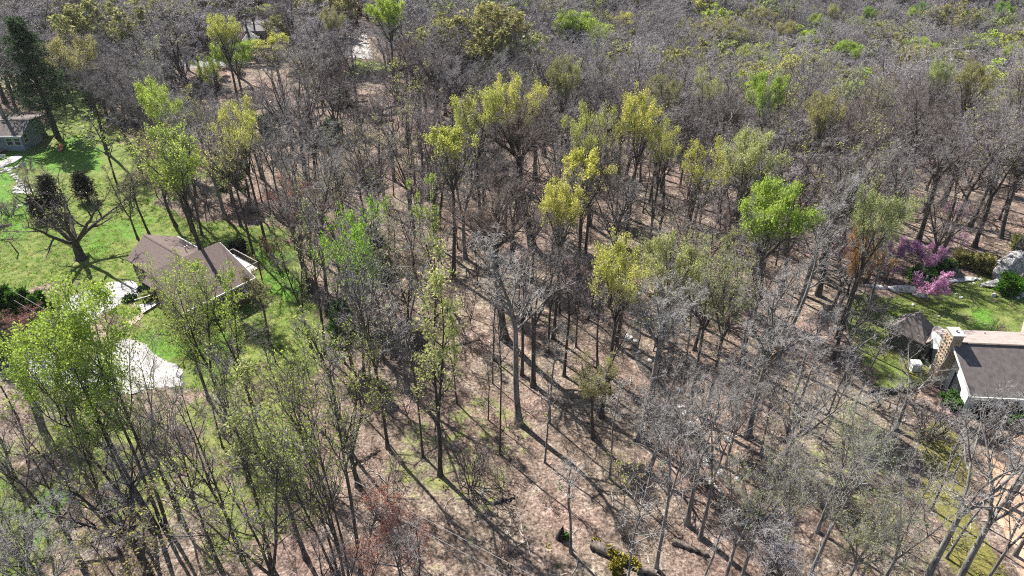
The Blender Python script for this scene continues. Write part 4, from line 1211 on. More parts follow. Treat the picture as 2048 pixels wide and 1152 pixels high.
scatter_object('undergrowth', np.c_[bxs, bys, bzs-.03], R.random(n)*6.28, np.stack([s_, s_, s_*R.uniform(.7, 1.1, n)], 1), wh, bp, 'bare brush, fallen sticks and low herbs over the leaf litter')
# loose grass on the lawns and litter clearings
gxs, gys = R.uniform(-100, 95, 60000), R.uniform(36, 135, 60000)
keep = np.zeros(len(gxs))
for pts, amt, soft in Z_GRASS[:6]:
    P = poly_px(pts); a, b_ = P.min(0), P.max(0)
    k = (gxs > a[0]) & (gxs < b_[0]) & (gys > a[1]) & (gys < b_[1])
    keep[k] = np.maximum(keep[k], amt*(sdist(gxs[k], gys[k], P) > .3))
for P in (poly_px(DW1), poly_px(HOUSE_B_PX), poly_px([(250,470),(300,465),(360,465),(520,550),(400,640),(300,585)])): keep[sdist(gxs, gys, P) > -.4] = 0
k = R.random(len(gxs)) < keep*.8
gxs, gys = gxs[k], gys[k]
def tuft(seed, m):
    g = np.random.default_rng(seed)
    n = 16
    p = g.normal(0, .22, (n, 2)); a = g.random(n)*6.28; h = g.uniform(.12, .32, n); w = .035
    v = np.stack([np.c_[p[:, 0]-w*np.cos(a), p[:, 1]-w*np.sin(a), 0*h], np.c_[p[:, 0]+w*np.cos(a), p[:, 1]+w*np.sin(a), 0*h], np.c_[p+g.normal(0, .09, (n, 2)), h]], 1).reshape(-1, 3)
    return mesh_np('grass', v, np.arange(n*3).reshape(-1, 3), [M[m]])
gp = [tuft(90, 'leaf_bush'), tuft(91, 'leaf_green'), tuft(92, 'leaf_olive')]
n = len(gxs)
s_ = R.uniform(.6, 1.3, n)
scatter_object('grass', np.c_[gxs, gys, height(gxs, gys)-.02], R.random(n)*6.28, np.stack([s_, s_, s_], 1), R.choice(3, n, p=[.3, .3, .4]), gp, 'tufts of spring grass on the lawns')
# ------------------------------------------------------------------ houses
def slab(m, pts, th):
    """a roof plane: polygon in 3-D given thickness downwards"""
    return m.prism(pts, (0, 0, -th))

def window(parent, cx, cy, cz, w, h, nx_, ny_, rows=2, cols=1, mat='trim_white'):
    """a framed window on a wall whose outward normal is nx_, ny_"""
    t = Vector((-ny_, nx_, 0)); nn = Vector((nx_, ny_, 0)); c = Vector((cx, cy, cz))
    def blk(m, u0, u1, z0, z1, d0, d1):
        a = [c + t*u + nn*d + Vector((0, 0, z)) for u, d, z in ((u0,d0,z0),(u1,d0,z0),(u1,d0,z1),(u0,d0,z1))]
        m.prism([tuple(p) for p in a], tuple(nn*(d1-d0)))
    f = MB(); b = .09
    blk(f, -w/2, w/2, -h/2, -h/2+b, 0, .07); blk(f, -w/2, w/2, h/2-b, h/2, 0, .07)
    blk(f, -w/2, -w/2+b, -h/2+b, h/2-b, 0, .07); blk(f, w/2-b, w/2, -h/2+b, h/2-b, 0, .07)
    for i in range(1, rows): z = -h/2+h*i/rows; blk(f, -w/2+b, w/2-b, z-.04, z+.04, 0, .06)
    wo = f.build('window', M[mat], parent)
    ph = h/rows
    for i in range(rows):
        g = MB(); z0 = -h/2+ph*i
        blk(g, -w/2+b, w/2-b, z0+(b if i == 0 else .042), z0+ph-(b if i == rows-1 else .042), .004, .02)
        g.build('pane', M['glass'], wo)
    return wo

def gz(x, y): return float(height(x, y))

def house_brown():
    ox, oy = -58.9, 96.7
    o = empty('brown_house', (ox, oy, gz(ox+4, oy-2)-.05), math.atan2(-.6127, .7903))
    tag(o, 'brown shingle-roofed house with garage and raised deck beside the lawn', 'house')
    w = MB(); w.prism([(-.6, -3.3, -.5), (-.6, 4.7, -.5), (-.6, 4.7, 3.62), (-.6, 0, 5.98), (-.6, -3.3, 3.62)], (12.6, 0, 0)); w.build('wall', M['siding_brown'], o)
    w = MB(); w.prism([(12.02, -5.9, -.5), (19.5, -5.9, -.5), (19.5, -5.9, 3.62), (12.02, -5.9, 6.72)], (0, 11.1, 0)); w.build('wall', M['siding_brown'], o)
    r = MB()
    slab(r, [(-1, 0, 6.4), (12.0, 0, 6.4), (12.0, -3.85, 3.62), (-1, -3.85, 3.62)], .2)
    r.build('roof', M['shingle'], o)
    r = MB(); slab(r, [(6.0, -3.86, 3.60), (12.0, -3.86, 3.60), (12.0, -5.15, 2.74), (6.0, -5.15, 2.74)], .18); r.build('porch_roof', M['shingle'], o)
    r = MB(); slab(r, [(-1.3, 0.01, 6.4), (12.0, 0.01, 6.4), (12.0, 5.25, 3.62), (-1.6, 5.25, 3.62)], .2); r2 = r.build('roof', M['shingle'], o)
    rc = MB(); rc.prism([(-1.2, -.16, 6.36), (-1.2, 0, 6.5), (-1.2, .16, 6.36)], (13.2, 0, 0)); rc.build('ridge_cap', M['shingle'], o)
    r = MB(); slab(r, [(11.85, -6.4, 7.02), (11.85, 5.6, 7.02), (20.1, 5.6, 3.6), (20.1, -6.4, 3.6)], .22); r.build('roof', M['shingle'], o)
    t = MB(); t.box(-1.6, 11.9, 5.26, 5.4, 3.36, 3.66); t.build('fascia', M['trim_white'], o)
    t = MB(); t.prism([(11.95, 5.602, 6.78), (11.95, 5.602, 7.0), (20.1, 5.602, 3.62), (20.1, 5.602, 3.36)], (0, .1, 0)); t.build('fascia', M['trim_white'], o)
    t = MB(); t.box(20.11, 20.24, -6.4, 5.6, 3.36, 3.62); t.build('gutter', M['trim_white'], o)
    t = MB(); t.box(11.7, 11.84, -6.4, 5.6, 6.6, 6.98); t.build('fascia', M['dark_wood'], o)
    for x, y, h in ((7.2, 2.2, .75), (9.6, 2.7, .5), (5.4, 3.4, .4)):
        v = MB(); z = 6.4-abs(y)*.53; v.bar((x, y, z-.1), (x, y, z+h), .09, None, 8); v.bar((x, y, z+h), (x, y, z+h+.12), .14, .12, 8); v.build('vent_pipe', M['metal'], o)
    for x0 in (.1, 2.9):
        d = MB()
        for k in range(4): d.box(x0, x0+2.4, -3.36, -3.305, .0+k*.62, .58+k*.62)
        d.build('garage_door', M['garage'], o)
    for x0, x1 in ((2.52, 2.88), (-.25, .08), (5.32, 5.6)):
        j = MB(); j.box(x0, x1, -3.42, -3.303, -.1, 2.6); j.build('door_jamb', M['dark_wood'], o)
    p = MB(); p.box(6.05, 11.9, -5.0, -3.31, -.3, .25); p.build('porch', M['concrete'], o)
    for x in (6.2, 9.0, 11.7):
        p = MB(); p.box(x-.08, x+.08, -5.0, -4.84, .25, 2.58); p.build('porch_post', M['dark_wood'], o)
    d = MB(); d.box(8.4, 9.35, -3.36, -3.304, .3, 2.35); d.build('door', M['dark_wood'], o)
    window(o, 7.2, -3.3, 1.7, 1.2, 1.2, 0, -1)
    for y in (-2.0, 2.2): window(o, -.6, y, 1.8, 1.1, 1.3, -1, 0)
    for x in (14.0, 16.8): window(o, x, -5.9, 1.9, 1.4, 1.3, 0, -1)
    for x in (1.5, 5.0, 8.0): window(o, x, 4.7, 1.9, 1.1, 1.2, 0, 1)
    for y in (-3, .5, 3.6): window(o, 19.5, y, 1.9, 1.4, 1.3, 1, 0)
    # the raised deck
    dk = MB()
    for k in range(14): dk.box(10.2+k*.49, 10.2+k*.49+.47, 5.42, 8.3, 2.86, 2.94)
    deck = dk.build('deck', M['deck'], o)
    j = MB(); j.box(10.2, 17.05, 8.12, 8.28, 2.62, 2.855); j.box(10.2, 10.36, 5.42, 8.1, 2.62, 2.855); j.box(16.9, 17.05, 5.42, 8.1, 2.62, 2.855); j.build('joist', M['dark_wood'], deck)
    for x in (10.27, 12.5, 14.8, 16.97):
        q = MB(); q.box(x-.08, x+.08, 8.31, 8.47, -.8, 4.0); q.build('post', M['dark_wood'], deck)
    for x in (10.27, 16.97):
        q = MB(); q.box(x-.07, x+.07, 5.6, 5.74, 2.942, 4.0); q.build('post', M['dark_wood'], deck)
    for a in (((10.2, 8.33, 3.95), (17.05, 8.33, 3.95)), ((10.27, 5.6, 3.95), (10.27, 8.4, 3.95)), ((16.97, 5.6, 3.95), (16.97, 8.4, 3.95))):
        q = MB(); q.bar(a[0], a[1], .075, None, 4); q.build('rail', M['wood_grey'], deck)
    q = MB()
    for k in range(34): x = 10.45+k*.196; q.box(x-.018, x+.018, 8.29, 8.325, 2.95, 3.9)
    for k in range(13):
        y = 5.85+k*.196
        q.box(10.25, 10.29, y-.018, y+.018, 2.95, 3.9); q.box(16.95, 16.99, y-.018, y+.018, 2.95, 3.9)
    tag(q.build('baluster_row', M['dark_wood'], deck), kind='stuff')
    return o
house_brown()

def entry():
    a = np.array(ground(274, 614)); b = np.array(ground(287, 629)); c = np.array(ground(319, 609)); d = np.array(ground(303, 606))
    z = max(gz(*p) for p in (a, b, c, d)) + .28
    o = empty('entry_walkway', (*a, gz(*a)))
    tag(o, 'white boarded entry walkway with handrails leading to the brown house', 'walkway')
    L = lambda p, zz: (p[0]-a[0], p[1]-a[1], zz-gz(*a))
    n_ = 11
    for k in range(n_):      # boards laid across
        t0, t1 = k/n_+.004, (k+1)/n_-.004
        q = [a+(d-a)*t0, a+(d-a)*t1, b+(c-b)*t1, b+(c-b)*t0]
        m = MB(); m.prism([L(p, z) for p in q], (0, 0, -.08)); m.build('board', M['deck'], o)
    m = MB()
    for p, q in ((a, d), (b, c)):
        m.bar(L(p, z-.16), L(q, z-.16), .07, None, 4)
    m.build('beam', M['dark_wood'], o)
    posts = [a, a*.5+d*.5, d, b*.8+c*.2, b*.45+c*.55, c]
    for p in posts:
        m = MB(); m.bar(L(p, gz(*p)-.2), L(p, z+1.0), .06, None, 4); m.build('post', M['dark_wood'], o)
    for p, q in ((a, d), (d, d+(d-a)*.5+(d-b)*.25)):
        m = MB(); m.bar(L(p, z+1.03), L(q, z+1.03), .07, None, 4); m.build('handrail', M['trim_white'], o)
    h = np.array(ground(255, 603)); k = np.array(ground(297, 578))
    g = np.random.default_rng(5); nn = 1500
    t = g.random(nn)[:, None]
    pts = np.c_[h+(k-h)*t + g.normal(0, .38, (nn, 2)), g.uniform(.05, .8, nn)]
    pts[:, 2] += height(pts[:, 0], pts[:, 1])
    hd = empty('clipped_hedge', (*h, gz(*h)))
    tag(hd, 'low dark clipped hedge along the driveway corner by the garage', 'hedge')
    v, f = leaves(6, pts, per=2, size=.22, spread=.06)
    v = v - np.array([*h, gz(*h)])
    link('foliage', mesh_np('foliage', v, f, [M['needle']]), hd)
    m = MB()
    for i in range(9):
        p = h+(k-h)*(i+.5)/9 - h; zz = gz(*(p+h))-gz(*h)
        m.bar((p[0], p[1], zz-.1), (p[0]+.1, p[1], zz+.6), .04, .02, 5)
    m.build('stem', M['bark'], hd)
entry()

def brick_path():
    # each paver of the walk is a piece of its own as far as it can be told apart
    cl = [ground(*p) for p in ((286, 629), (268, 642), (250, 655), (232, 668), (222, 684))]
    c = np.array(cl)
    base = MB()
    o = sheet('brick_path', [(284,622),(293,632),(262,655),(246,672),(228,690),(214,680),(222,664),(240,654)], M['brick_path'], 'narrow brick garden path joining driveway and entry walkway', .07, .3, .12)
    sheet('brick_path', [(250,604),(262,600),(276,608),(274,617),(258,615)], M['brick_path'], 'short brick strip between the clipped hedge and the entry walkway', .07, .3, .1)
brick_path()

def house_stone():
    ox, oy = 55.7, 68.1
    o = empty('stone_chimney_house', (ox, oy, gz(ox+4, oy+2)-.1), math.atan2(-.0712, .9975))
    tag(o, 'house with long dark roof, white gable wall, tall stone chimney and pyramid-roofed wing', 'house')
    XR = 24.0
    w = MB(); w.prism([(.75, -5.2, -.6), (.75, 6.0, -.6), (.75, 6.0, 4.35), (.75, 0, 6.55), (.75, -5.2, 3.15)], (XR-1.2, 0, 0)); w.build('wall', M['siding_white'], o)
    r = MB(); slab(r, [(-.15, 0, 7.02), (XR, 0, 7.02), (XR, -5.75, 3.3), (.75, -5.75, 3.3)], .24); r.build('roof', M['shingle_grey'], o)  # near slope: shade painted in by the darker shingle
    r = MB(); slab(r, [(-.15, .01, 7.02), (XR, .01, 7.02), (XR, 6.5, 4.5), (1.1, 6.5, 4.5)], .24); r.build('roof', M['shingle_pale'], o)  # far slope: sunlight painted in by the paler shingle
    t = MB(); t.box(-.1, XR, -.14, .14, 6.98, 7.1); t.build('ridge_cap', M['dark_wood'], o)
    t = MB(); t.box(.75, XR, -5.88, -5.755, 3.02, 3.3); t.build('gutter', M['trim_white'], o)
    t = MB(); t.prism([(-.2, -.02, 6.76), (-.2, -.02, 7.0), (.70, -5.72, 3.28), (.70, -5.72, 3.02)], (-.1, 0, 0)); t.build('bargeboard', M['trim_white'], o)
    # a second rear wing whose slope shows at the frame edge
    r = MB(); slab(r, [(11.5, 5.2, 5.05), (15.5, 2.2, 6.9), (20, 2.2, 6.9), (20, 9.5, 5.3), (14.5, 9.5, 4.6)], .2); r.build('rear_roof', M['shingle_pale'], o)
    w = MB(); w.box(14.8, 19.8, 5.0, 9.2, -.6, 4.4); w.build('wall', M['siding_white'], o)
    # gable glazing: dark panes in the white wall
    g = MB(); g.prism([(.70, -3.9, .4), (.70, -1.4, .4), (.70, -1.4, 3.6), (.70, -3.6, 2.6)], (.045, 0, 0)); g.build('window', M['glass'], o)
    g = MB(); g.prism([(.70, 2.9, .6), (.70, 5.2, .6), (.70, 4.9, 2.4), (.70, 3.0, 3.6)], (.045, 0, 0)); g.build('window', M['glass'], o)
    for x in (3.2, 6.2, 9.2): window(o, x, -5.2, 1.7, 1.6, 1.4, 0, -1)
    # chimney of stacked fieldstone
    ch = MB(); ch.box(-.62, .66, -.35, 1.35, -.5, 8.3); cho = ch.build('chimney', M['stone_tan'], o)
    g = np.random.default_rng(9)
    k = 0
    for row in range(17):
        z = -.3+row*.5
        for face in (0, 1, 2):
            for q in range(3):
                u = (q+.5+g.uniform(-.12, .12))/3
                s = .26*g.uniform(.8, 1.15)
                if face == 0: c = (-.56, -.35+u*1.7, z)
                elif face == 1: c = (-.62+u*1.28, -.29, z)
                else: c = (-.62+u*1.28, 1.29, z)
                if k > 0 and face == 2: continue
                if k == 0: stone_me = rock_mesh(401, (1, 1, .8), 0, .25, M['stone_tan'], 1)
                so = link('stone', stone_me, cho); so.location = c; so.rotation_euler = (g.random()*3, g.random()*3, g.random()*3); so.scale = (s, s*1.1, s*.9)
                k += 1
    cp = MB(); cp.box(-.75, .8, -.48, 1.48, 8.302, 8.45); cp.build('chimney_cap', M['concrete'], o)
    fl = MB(); fl.bar((0, .5, 8.45), (0, .5, 8.8), .16, None, 8); fl.build('flue', M['metal'], o)
    # pyramid-roofed wing
    cx, cy = -.4, 8.3
    cs = [(-3.75, 8.35), (-.3, 4.7), (2.95, 8.3), (-.4, 11.9)]
    a = (cx, cy, 5.95)
    for i in range(4):
        p, q = cs[i], cs[(i+1) % 4]
        r = MB(); r.prism([a, (*p, 3.0), (*q, 3.0)], (0, 0, -.2)); r.build('pyramid_roof', M['shingle_pale' if i == 3 else 'shingle_grey'], o)  # face towards the sun painted lighter, the others darker
    w = MB(); inn = [(cx+(x-cx)*.88, cy+(y-cy)*.88) for x, y in cs]
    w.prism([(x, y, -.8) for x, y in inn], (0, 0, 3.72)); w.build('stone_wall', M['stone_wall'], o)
    fi = MB(); fi.bar((cx, cy, 5.9), (cx, cy, 6.25), .18, .03, 6); fi.build('finial', M['metal'], o)
    ln = MB(); slab(ln, [(.2, 4.9, 3.5), (2.6, 6.4, 4.42), (3.2, 8.6, 3.5), (1.4, 8.6, 3.3), (-.2, 5.0, 3.1)], .16); ln.build('link_roof', M['shingle_pale'], o)
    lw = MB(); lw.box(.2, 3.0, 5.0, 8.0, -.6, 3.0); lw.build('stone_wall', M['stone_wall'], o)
    for p in ((1.5, 5.2), (4.0, 4.8), (6.8, 5.0)):
        v = MB(); z = 7.02-p[1]*.388; v.bar((p[0], p[1], z-.1), (p[0], p[1], z+.35), .1, None, 8); v.build('vent_pipe', M['metal'], o)
    b = MB(); b.box(-2.1, -.9, 2.5, 3.6, -.4, 1.15); bo = b.build('utility_cabinet', M['trim_white'], o)
    b = MB(); b.box(-2.2, -.8, 2.4, 3.7, 1.152, 1.25); b.build('cabinet_lid', M['trim_white'], o)
    sw = MB(); sw.box(-8.2, -2.0, -2.6, -2.1, -.5, .55); 
    s = empty('garden_wall', (ox-8, oy-1.5, gz(ox-8, oy-1.5)), .06)
    tag(s, 'low dark dry stone garden wall below the pyramid-roofed wing', 'wall')
    sw.bm.free()
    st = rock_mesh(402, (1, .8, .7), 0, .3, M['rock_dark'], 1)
    for i in range(36):
        q = link('stone', st, s); row = i % 3
        q.location = (-1.5+(i//3)*.52+g.uniform(-.06, .06)+row*.2, g.uniform(-.08, .08), .12+row*.26)
        q.rotation_euler = (g.random()*.5, g.random()*.5, g.random()*6); sc = g.uniform(.26, .36); q.scale = (sc*1.1, sc, sc*.7)
    return o

# ------------------------------------------------------------------ rocks
from mathutils import noise as mn
def rock_mesh(seed, size, flat_=0.0, rough=.35, mat=None, sub=3, name='rock'):
    bm = bmesh.new()
    bmesh.ops.create_icosphere(bm, subdivisions=sub, radius=1)
    rr = random.Random(seed); off = Vector((rr.uniform(0, 90), rr.uniform(0, 90), rr.uniform(0, 90)))
    pl = [(Vector((rr.uniform(-1, 1), rr.uniform(-1, 1), rr.uniform(-.6, 1))).normalized(), rr.uniform(.55, .9)) for _ in range(9)]
    for v in bm.verts:
        p = v.co.copy()
        for n_, d in pl:
            e = p.dot(n_) - d
            if e > 0: p -= n_*e*.9
        q = mn.fractal(p*1.6+off, .9, 2.1, 4)
        p *= 1 + rough*q*.55
        v.co = Vector((p.x*size[0], p.y*size[1], p.z*size[2]))
    me = bpy.data.meshes.new(name); bm.to_mesh(me); bm.free()
    me.materials.append(mat or M['rock'])
    return me
house_stone()

def boulder(px, py, size, seed, mat, label, rz=0.0, sink=.3, group=None, tilt=(0, 0), name='boulder', sub=3, cat='rock'):
    x, y = ground(px, py)
    o = link(name, rock_mesh(seed, size, 0, .4, M[mat], sub))
    o.location = (x, y, gz(x, y)+size[2]*(1-2*sink)*.9); o.rotation_euler = (tilt[0], tilt[1], rz)
    return tag(o, label, cat, group)
boulder(2008, 556, (2.3, 2.0, 2.9), 1, 'rock', 'biggest streaked grey boulder above the right-hand lawn', .3, .15, tilt=(.1, .25), sub=4)
boulder(2052, 545, (2.4, 2.2, 2.8), 2, 'rock', 'streaked boulder cut off by the picture edge beside the biggest one', 1.2, .15, tilt=(-.15, -.2), sub=4)
boulder(2040, 520, (1.7, 1.5, 3.6), 3, 'rock_dark', 'brown-sided capstone resting on the big boulders', .7, .1, sub=4)
boulder(1996, 572, (3.0, 1.2, .7), 4, 'rock', 'low flat grey ledge behind the round green bush', .05, .3)
boulder(2046, 590, (1.4, .9, .5), 5, 'rock_white', 'white stone at the edge right of the round green bush', .2, .3)
boulder(1812, 582, (2.6, .9, .7), 6, 'rock_white', 'long white rock ledge left of the magenta tree by the lawn', -.25, .3)
boulder(1836, 592, (1.5, .7, .5), 7, 'rock_white', 'small white ledge end touching golden moss', -.3, .3)
boulder(1843, 575, (1.9, 1.1, 1.1), 8, 'rock_dark', 'dark tilted rock under the magenta lawn-edge tree', .5, .25, tilt=(.2, .5))
boulder(1905, 554, (1.9, 1.0, 1.2), 9, 'rock_dark', 'dark rock behind the thin white ledge', -.4, .25, tilt=(.1, .3))
boulder(1924, 560, (3.0, .7, .35), 10, 'rock_white', 'thin white rock ledge along the back of the lawn', .12, .3)
boulder(1890, 562, (1.4, .8, .45), 11, 'rock_white', 'white ledge piece right of the magenta lawn-edge tree', -.2, .3)
boulder(1752, 575, (1.8, .6, .4), 12, 'rock_white', 'lone white ledge on the ridge far left of the lawn', -.3, .3)
boulder(1988, 592, (.55, .45, .4), 13, 'rock_white', 'single white stone in the middle of the lawn', .3, .25)
for i, (px, py, s, lab) in enumerate([(1922,596,.35,'small white stone pair member beside bright grass, lower one'),(1912,588,.26,'small white stone beside bright grass, upper one'),(1960,560,.35,'pale stone right of the thin white ledge'),(1948,568,.3,'pale pebble-sized stone below the thin white ledge'),
                               (1981,571,.3,'pale stone just left of the flat grey ledge'),(1878,634,.3,'pale stone on grass behind the pyramid roof'),(1826,610,.3,'pale stone below the long white ledge'),(2036,596,.4,'pale stone in front of the edge white stone'),(1700,706,.5,'pale rock among bare bushes left of the pyramid roof')]):
    boulder(px, py, (s, s*.8, s*.6), 20+i, 'rock_white', lab, i*.7, .25, name='stone', sub=2, cat='stone')
CS = [(1247,574,.55),(1266,578,.6),(1277,590,.5),(1268,596,.4),(1273,616,.45),(1261,627,.4),(1269,644,.6),(1235,664,.55),(1257,678,.95),(1271,683,.5),(1277,705,.45),(1208,608,.5),(1314,584,.6),(1290,578,.5),(1360,781,.55),(1372,828,.7),(1363,817,.6),(1382,852,.8),(1376,792,.4),(1454,878,.7),(1412,926,.6),(1417,934,.5),(1330,744,.5),(1300,722,.45),(1396,870,.5),(1440,945,.5),(1475,960,.45)]
for i, (px, py, s) in enumerate(CS):
    x, y = ground(px, py)
    o = link('creek_stone', rock_mesh(40+i % 7, (s, s*.8, s*.6), 0, .4, M['rock_white' if i % 3 else 'rock'], 2))
    o.location = (x, y, gz(x, y)+s*.25); o.rotation_euler = (0, 0, i*1.3)
    tag(o, None, 'stone', 'pale stones along the creek')
    TREES.append(dict(o=o, name='creek_stone', stone=True, mid=(px, py), size=s))

# ------------------------------------------------------------------ the blue-grey house, upper buildings
def house_blue():
    ox, oy = -112.6, 153.2
    o = empty('blue_house', (ox, oy, gz(ox, oy)-.05), 0)
    tag(o, 'blue-grey house with white-framed windows and porch below the tall spruce', 'house')
    w = MB(); w.prism([(0, -3.5, -.8), (0, 3.5, -.8), (0, 3.5, 4.05), (0, 0, 5.75), (0, -3.5, 4.05)], (-20, 0, 0)); w.build('wall', M['siding_blue'], o)
    for yb, zb in ((-4.3, 3.95), (9.5, 4.2)):
        r = MB(); slab(r, [(.9, .005*(1 if yb > 0 else -1), 6.15), (-20.5, .005*(1 if yb > 0 else -1), 6.15), (-20.5, yb, zb), (.9 if yb < 0 else -1.5, yb, zb)], .2); r.build('roof', M['shingle_grey'], o)
    w = MB(); w.box(-20, -2.2, 3.51, 8.6, -.8, 4.1); w.build('wall', M['siding_blue'], o)
    rc = MB(); rc.box(-20.4, .95, -.12, .12, 6.1, 6.24); rc.build('ridge_cap', M['shingle_pale'], o)
    t = MB(); t.box(-4.2, .9, -4.44, -4.31, 3.68, 3.95); t.build('gutter', M['trim_white'], o)
    for s in (-1, 1):
        t = MB(); t.prism([(.905, s*.02, 5.92), (.905, s*.02, 6.14), (.905, s*4.28, 3.94), (.905, s*4.28, 3.72)], (.09, 0, 0)); t.build('bargeboard', M['siding_blue'], o)
    window(o, 0, -2.0, 2.55, 1.7, 2.1, 1, 0, 2)
    for x in (-1.1, -2.9): window(o, x, -3.5, 2.3, 1.5, 1.7, 0, -1, 2)
    d = MB(); d.box(.004, .06, -1.2, -.2, -.75, 1.25); d.build('cellar_door', M['siding_blue'], o)
    v = MB(); v.bar((-7.5, .8, 5.6), (-7.5, .8, 6.6), .12, None, 8); v.build('vent_pipe', M['metal'], o)
    # porch with a pale roof
    p = MB(); slab(p, [(-4.25, -4.31, 3.92), (-14, -4.31, 3.92), (-14, -7.2, 3.3), (-4.6, -7.2, 3.3)], .16); p.build('porch_roof', M['white_roof'], o)
    f = MB(); f.box(-14, -4.5, -7.0, -3.52, .55, .75); f.build('porch_floor', M['wood_grey'], o)
    for x in (-4.7, -8.2, -11.8):
        q = MB(); q.box(x-.07, x+.07, -7.0, -6.86, -.8, 3.12); q.build('porch_post', M['dark_wood'], o)
    q = MB(); q.bar((-4.7, -6.95, 1.75), (-14, -6.95, 1.75), .06, None, 4); q.bar((-4.7, -6.95, 1.1), (-14, -6.95, 1.1), .04, None, 4); q.build('railing', M['wood_grey'], o)
    dm = MB(); dm.prism([(-6.6, -2.6, 4.7), (-6.6, -2.6, 6.0), (-6.6, .2, 6.05)], (-3.4, 0, 0)); dmo = dm.build('dormer', M['siding_blue'], o)
    dr = MB(); slab(dr, [(-6.2, -3.0, 6.02), (-10.4, -3.0, 6.02), (-10.4, .3, 6.3), (-6.2, .3, 6.3)], .14); dr.build('dormer_roof', M['white_roof'], dmo)
    x, y = ground(4, 318)
    s = empty('garden_bench', (x, y, gz(x, y)), .35)
    tag(s, 'pale wooden bench by the porch of the blue-grey house', 'bench')
    m = MB(); m.box(-.9, .9, -.22, .22, .42, .48); m.build('seat', M['deck'], s)
    m = MB(); m.box(-.9, .9, .24, .29, .485, .95); m.build('backrest', M['deck'], s)
    for u in (-.75, .75):
        for w_ in (-.17, .17):
            m = MB(); m.box(u-.04, u+.04, w_-.04, w_+.04, 0, .418); m.build('leg', M['deck'], s)
house_blue()
sheet('garden_path', [(-30,338),(0,322),(34,308),(48,312),(40,320),(8,334),(-30,350)], M['concrete'], 'pale walk in front of the blue-grey house', .06, .35, .15)
# stone path on the lawn: every slab a piece
def stone_path():
    x0, y0 = ground(28, 352)
    o = empty('stone_path', (x0, y0, gz(x0, y0)))
    tag(o, 'white flagstone path and little patio crossing the left lawn', 'path')
    g = np.random.default_rng(21)
    me_ = [rock_mesh(500+i, (1, 1, .22), 0, .2, M['rock_white'], 2, 'flagstone') for i in range(4)]
    line = [(6,334),(16,341),(26,350),(34,358),(42,366),(50,374),(56,382)]
    pts = []
    for (a, b), (c, d) in zip(line[:-1], line[1:]):
        for t in (0, .5): pts.append((a+(c-a)*t, b+(d-b)*t, .75))
    for px in (32, 40, 48, 56, 62): pts += [(px, 384+(px-32)*.12, .8), (px-2, 378+(px-32)*.1, .7)]
    pts += [(31,374,.6),(36,372,.6)]
    for px, py, s in pts:
        x, y = ground(px, py)
        q = link('flagstone', me_[int(g.integers(4))], o)
        q.location = (x-x0+g.uniform(-.15, .15), y-y0, gz(x, y)-gz(x0, y0)+.06); q.rotation_euler = (0, 0, g.random()*6.28)
        u = s*g.uniform(.8, 1.2); q.scale = (u, u*.8, 1)
    e = empty('stone_edging', (*ground(22, 340), gz(*ground(22, 340))))
    tag(e, 'curved row of pale edging stones crossing the flagstone path', 'edging')
    for k in range(16):
        t = k/15; px = 2+44*t; py = 346-20*t**1.3-2*math.sin(t*6)
        x, y = ground(px, py)
        q = link('stone', me_[k % 4], e); q.location = (x-e.location.x, y-e.location.y, gz(x, y)-e.location.z+.08); q.scale = (.45, .4, 1.2); q.rotation_euler = (0, 0, k*1.1)
stone_path()
for i, (px, py, s, lab) in enumerate([(40,414,.55,'leftmost white lump of the stone row below the patio'),(52,408,.7,'largest white stone of the row below the patio'),(63,404,.55,'last white stone of the row below the patio, by the juniper'),(58,416,.6,'white stone lying in front of the row below the patio'),(30,380,.45,'grey planter stone on the small patio')]):
    boulder(px, py, (s, s*.75, s*.6), 60+i, 'rock_white', lab, i*.9, .2, name='stone', sub=2, cat='stone')

